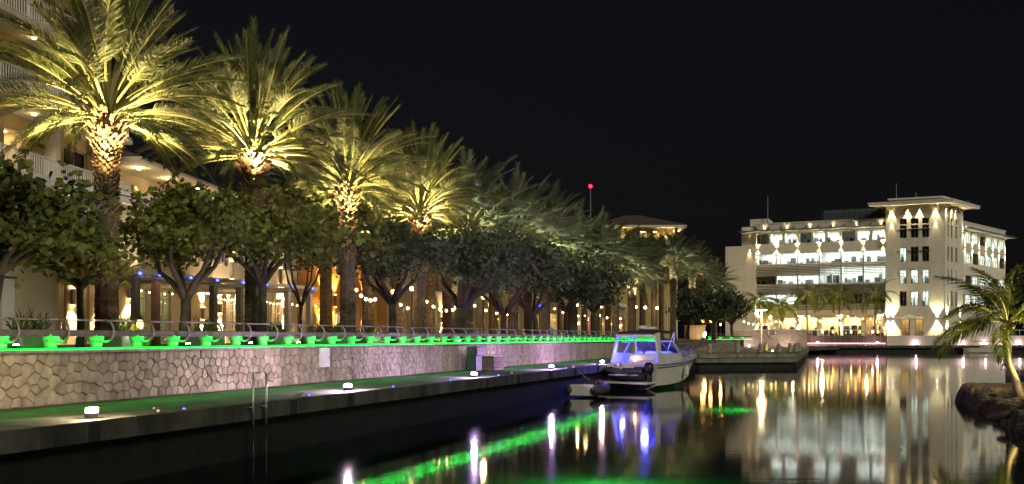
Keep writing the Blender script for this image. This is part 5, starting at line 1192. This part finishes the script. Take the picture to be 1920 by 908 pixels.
for i in range(24):                                                       # loose boulders round the shore
    Y = rk.uniform(28, 44.5); X = 15.75+.33*(Y-29.6)+rk.uniform(-.2, .9); s = rk.uniform(.1, .36); c = MB(); c.sphere((0, 0, 0), s, 9, 6, (1.2, 1, .6))
    c.v = [(x*(1+.5*mn.noise(Vector((x*4+i, y*4, z*4)))), y*(1+.5*mn.noise(Vector((x*4, y*4+i, z*4)))), z*(1+.4*mn.noise(Vector((x*5, y*5, z*5+i))))) for x, y, z in c.v]
    c.build('boulder', rock_m, isl, (X, Y, islz(X, Y)+s*.15), rk.uniform(0, 6))
YP = 38.6; pb = at(1911, YP); zb0 = islz(pb.x, pb.y); top = at(1889, YP, zz(604, YP))
cp_ = thing('coconut_palm', 'leaning coconut palm with yellow-green fronds on the rocky islet', 'palm tree', (pb.x, pb.y, zb0-.1))
o0 = Vector((pb.x, pb.y, zb0-.1)); m1, m2 = at(1890, YP, zz(680, YP)), at(1884, YP, zz(640, YP))
MB().tube([(0, 0, 0), at(1903, YP, zz(712, YP))-o0, m1-o0, m2-o0, top-o0+Vector((0, 0, .1))], [.23, .155, .125, .12, .15], 14).build('trunk', mat('pale_palm_trunk', (.30, .25, .17), .9, .3, 6, .6, 22), cp_, smooth=True)
cr = link('crown', None, cp_, top-o0); rq = random.Random(17)
CF = [frond(3.6, R(bd), 66, .85, .05, rq, -.02, 58, .38, .04).mesh('frond', [coco_m, rachis_m]) for bd in (60, 82, 105)]
fr_ = [(185, 38, 1), (172, 14, 1), (200, 58, 0), (160, 62, 0), (195, 8, 1), (215, 28, 1), (240, 45, 0), (270, 20, 1), (300, 45, 0), (330, 15, 1), (0, 50, 0), (15, 20, 1), (40, 35, 1), (70, 55, 0), (100, 20, 1), (125, 40, 1), (90, 75, 0), (250, 78, 0), (225, -8, 1)]
for a, e, m in fr_:
    o = link('frond', CF[m], cr, (.08*cos(R(a)), .08*sin(R(a)), 0)); o.rotation_euler = (Matrix.Rotation(R(a)+rq.uniform(-.1, .1), 4, 'Z') @ Matrix.Rotation(-R(e), 4, 'Y') @ Matrix.Rotation(rq.uniform(-.4, .4), 4, 'X')).to_euler(); s = rq.uniform(.75, .95); o.scale = (s, s, s)
c = MB()
for q in range(7): c.sphere((.2*cos(q*.9), .2*sin(q*.9), -.18-.06*(q % 2)), .11, 8, 6)
c.build('coconuts', mat('green_coconut', (.16, .17, .04), .5), cr, smooth=True)
sl_ = thing('added_uplight', 'small added uplight in the sand at the foot of the leaning coconut palm', 'garden light', (pb.x+.9, pb.y-.8, islz(pb.x+.9, pb.y-.8)-.02)); MB().lathe([(.02, 0), (.02, .12), (.05, .14), (.06, .24), (.05, .25)], 8).build('housing', dark_m, sl_); lamp(sl_, (0, 0, .35), 620, (1, .82, .28), .05, 130, (-.25, .15, 1))  # added lamp, its fixture made up to light the islet palm

# mooring lines and cleats on the quay edge
for i, (x, la) in enumerate(((960, 'steel mooring cleat left of the tender'), (1075, 'steel mooring cleat above the tender'), (1120, 'steel mooring cleat holding the cruiser stern line'), (300, 'steel mooring cleat before the ladder'), (560, 'steel mooring cleat after the ladder'))):
    r = thing('mooring_cleat', la, 'cleat', P(tL(14.15, x), 14.15, QZ), RP); b = MB(); b.tube([(-.2, 0, .1), (-.1, 0, .085), (.1, 0, .085), (.2, 0, .1)], .025, 6); b.build('horn', galv_m, r); MB().rbox(-.07, .07, -.04, .04, 0, .08, .01).build('foot', galv_m, r)
rope_m = mat('rope', (.42, .38, .30), .9)
def rope(a, c, sag, la):
    a, c = Vector(a), Vector(c); r = thing('mooring_rope', la, 'rope', a); pts = [a.lerp(c, i/10)-a-Vector((0, 0, sag*4*(i/10)*(1-i/10))) for i in range(11)]; MB().tube(pts, .02, 5).build('strand', rope_m, r)
rope(P(tL(14.15, 1120), 14.15, QZ+.1), bp_+bx_*.1+by_*1.5+Vector((0, 0, 1.5)), .25, 'slack rope from the quay to the cruiser stern')
rope(P(tL(14.15, 1075), 14.15, QZ+.1), tp+D*1.4+Vector((0, 0, .6)), .15, 'short rope holding the grey tender')
lamp(sl_, (-.2, -.3, .6), 40, (1, .72, .34), .06)  # second added glow, without a fixture, to brighten the sand
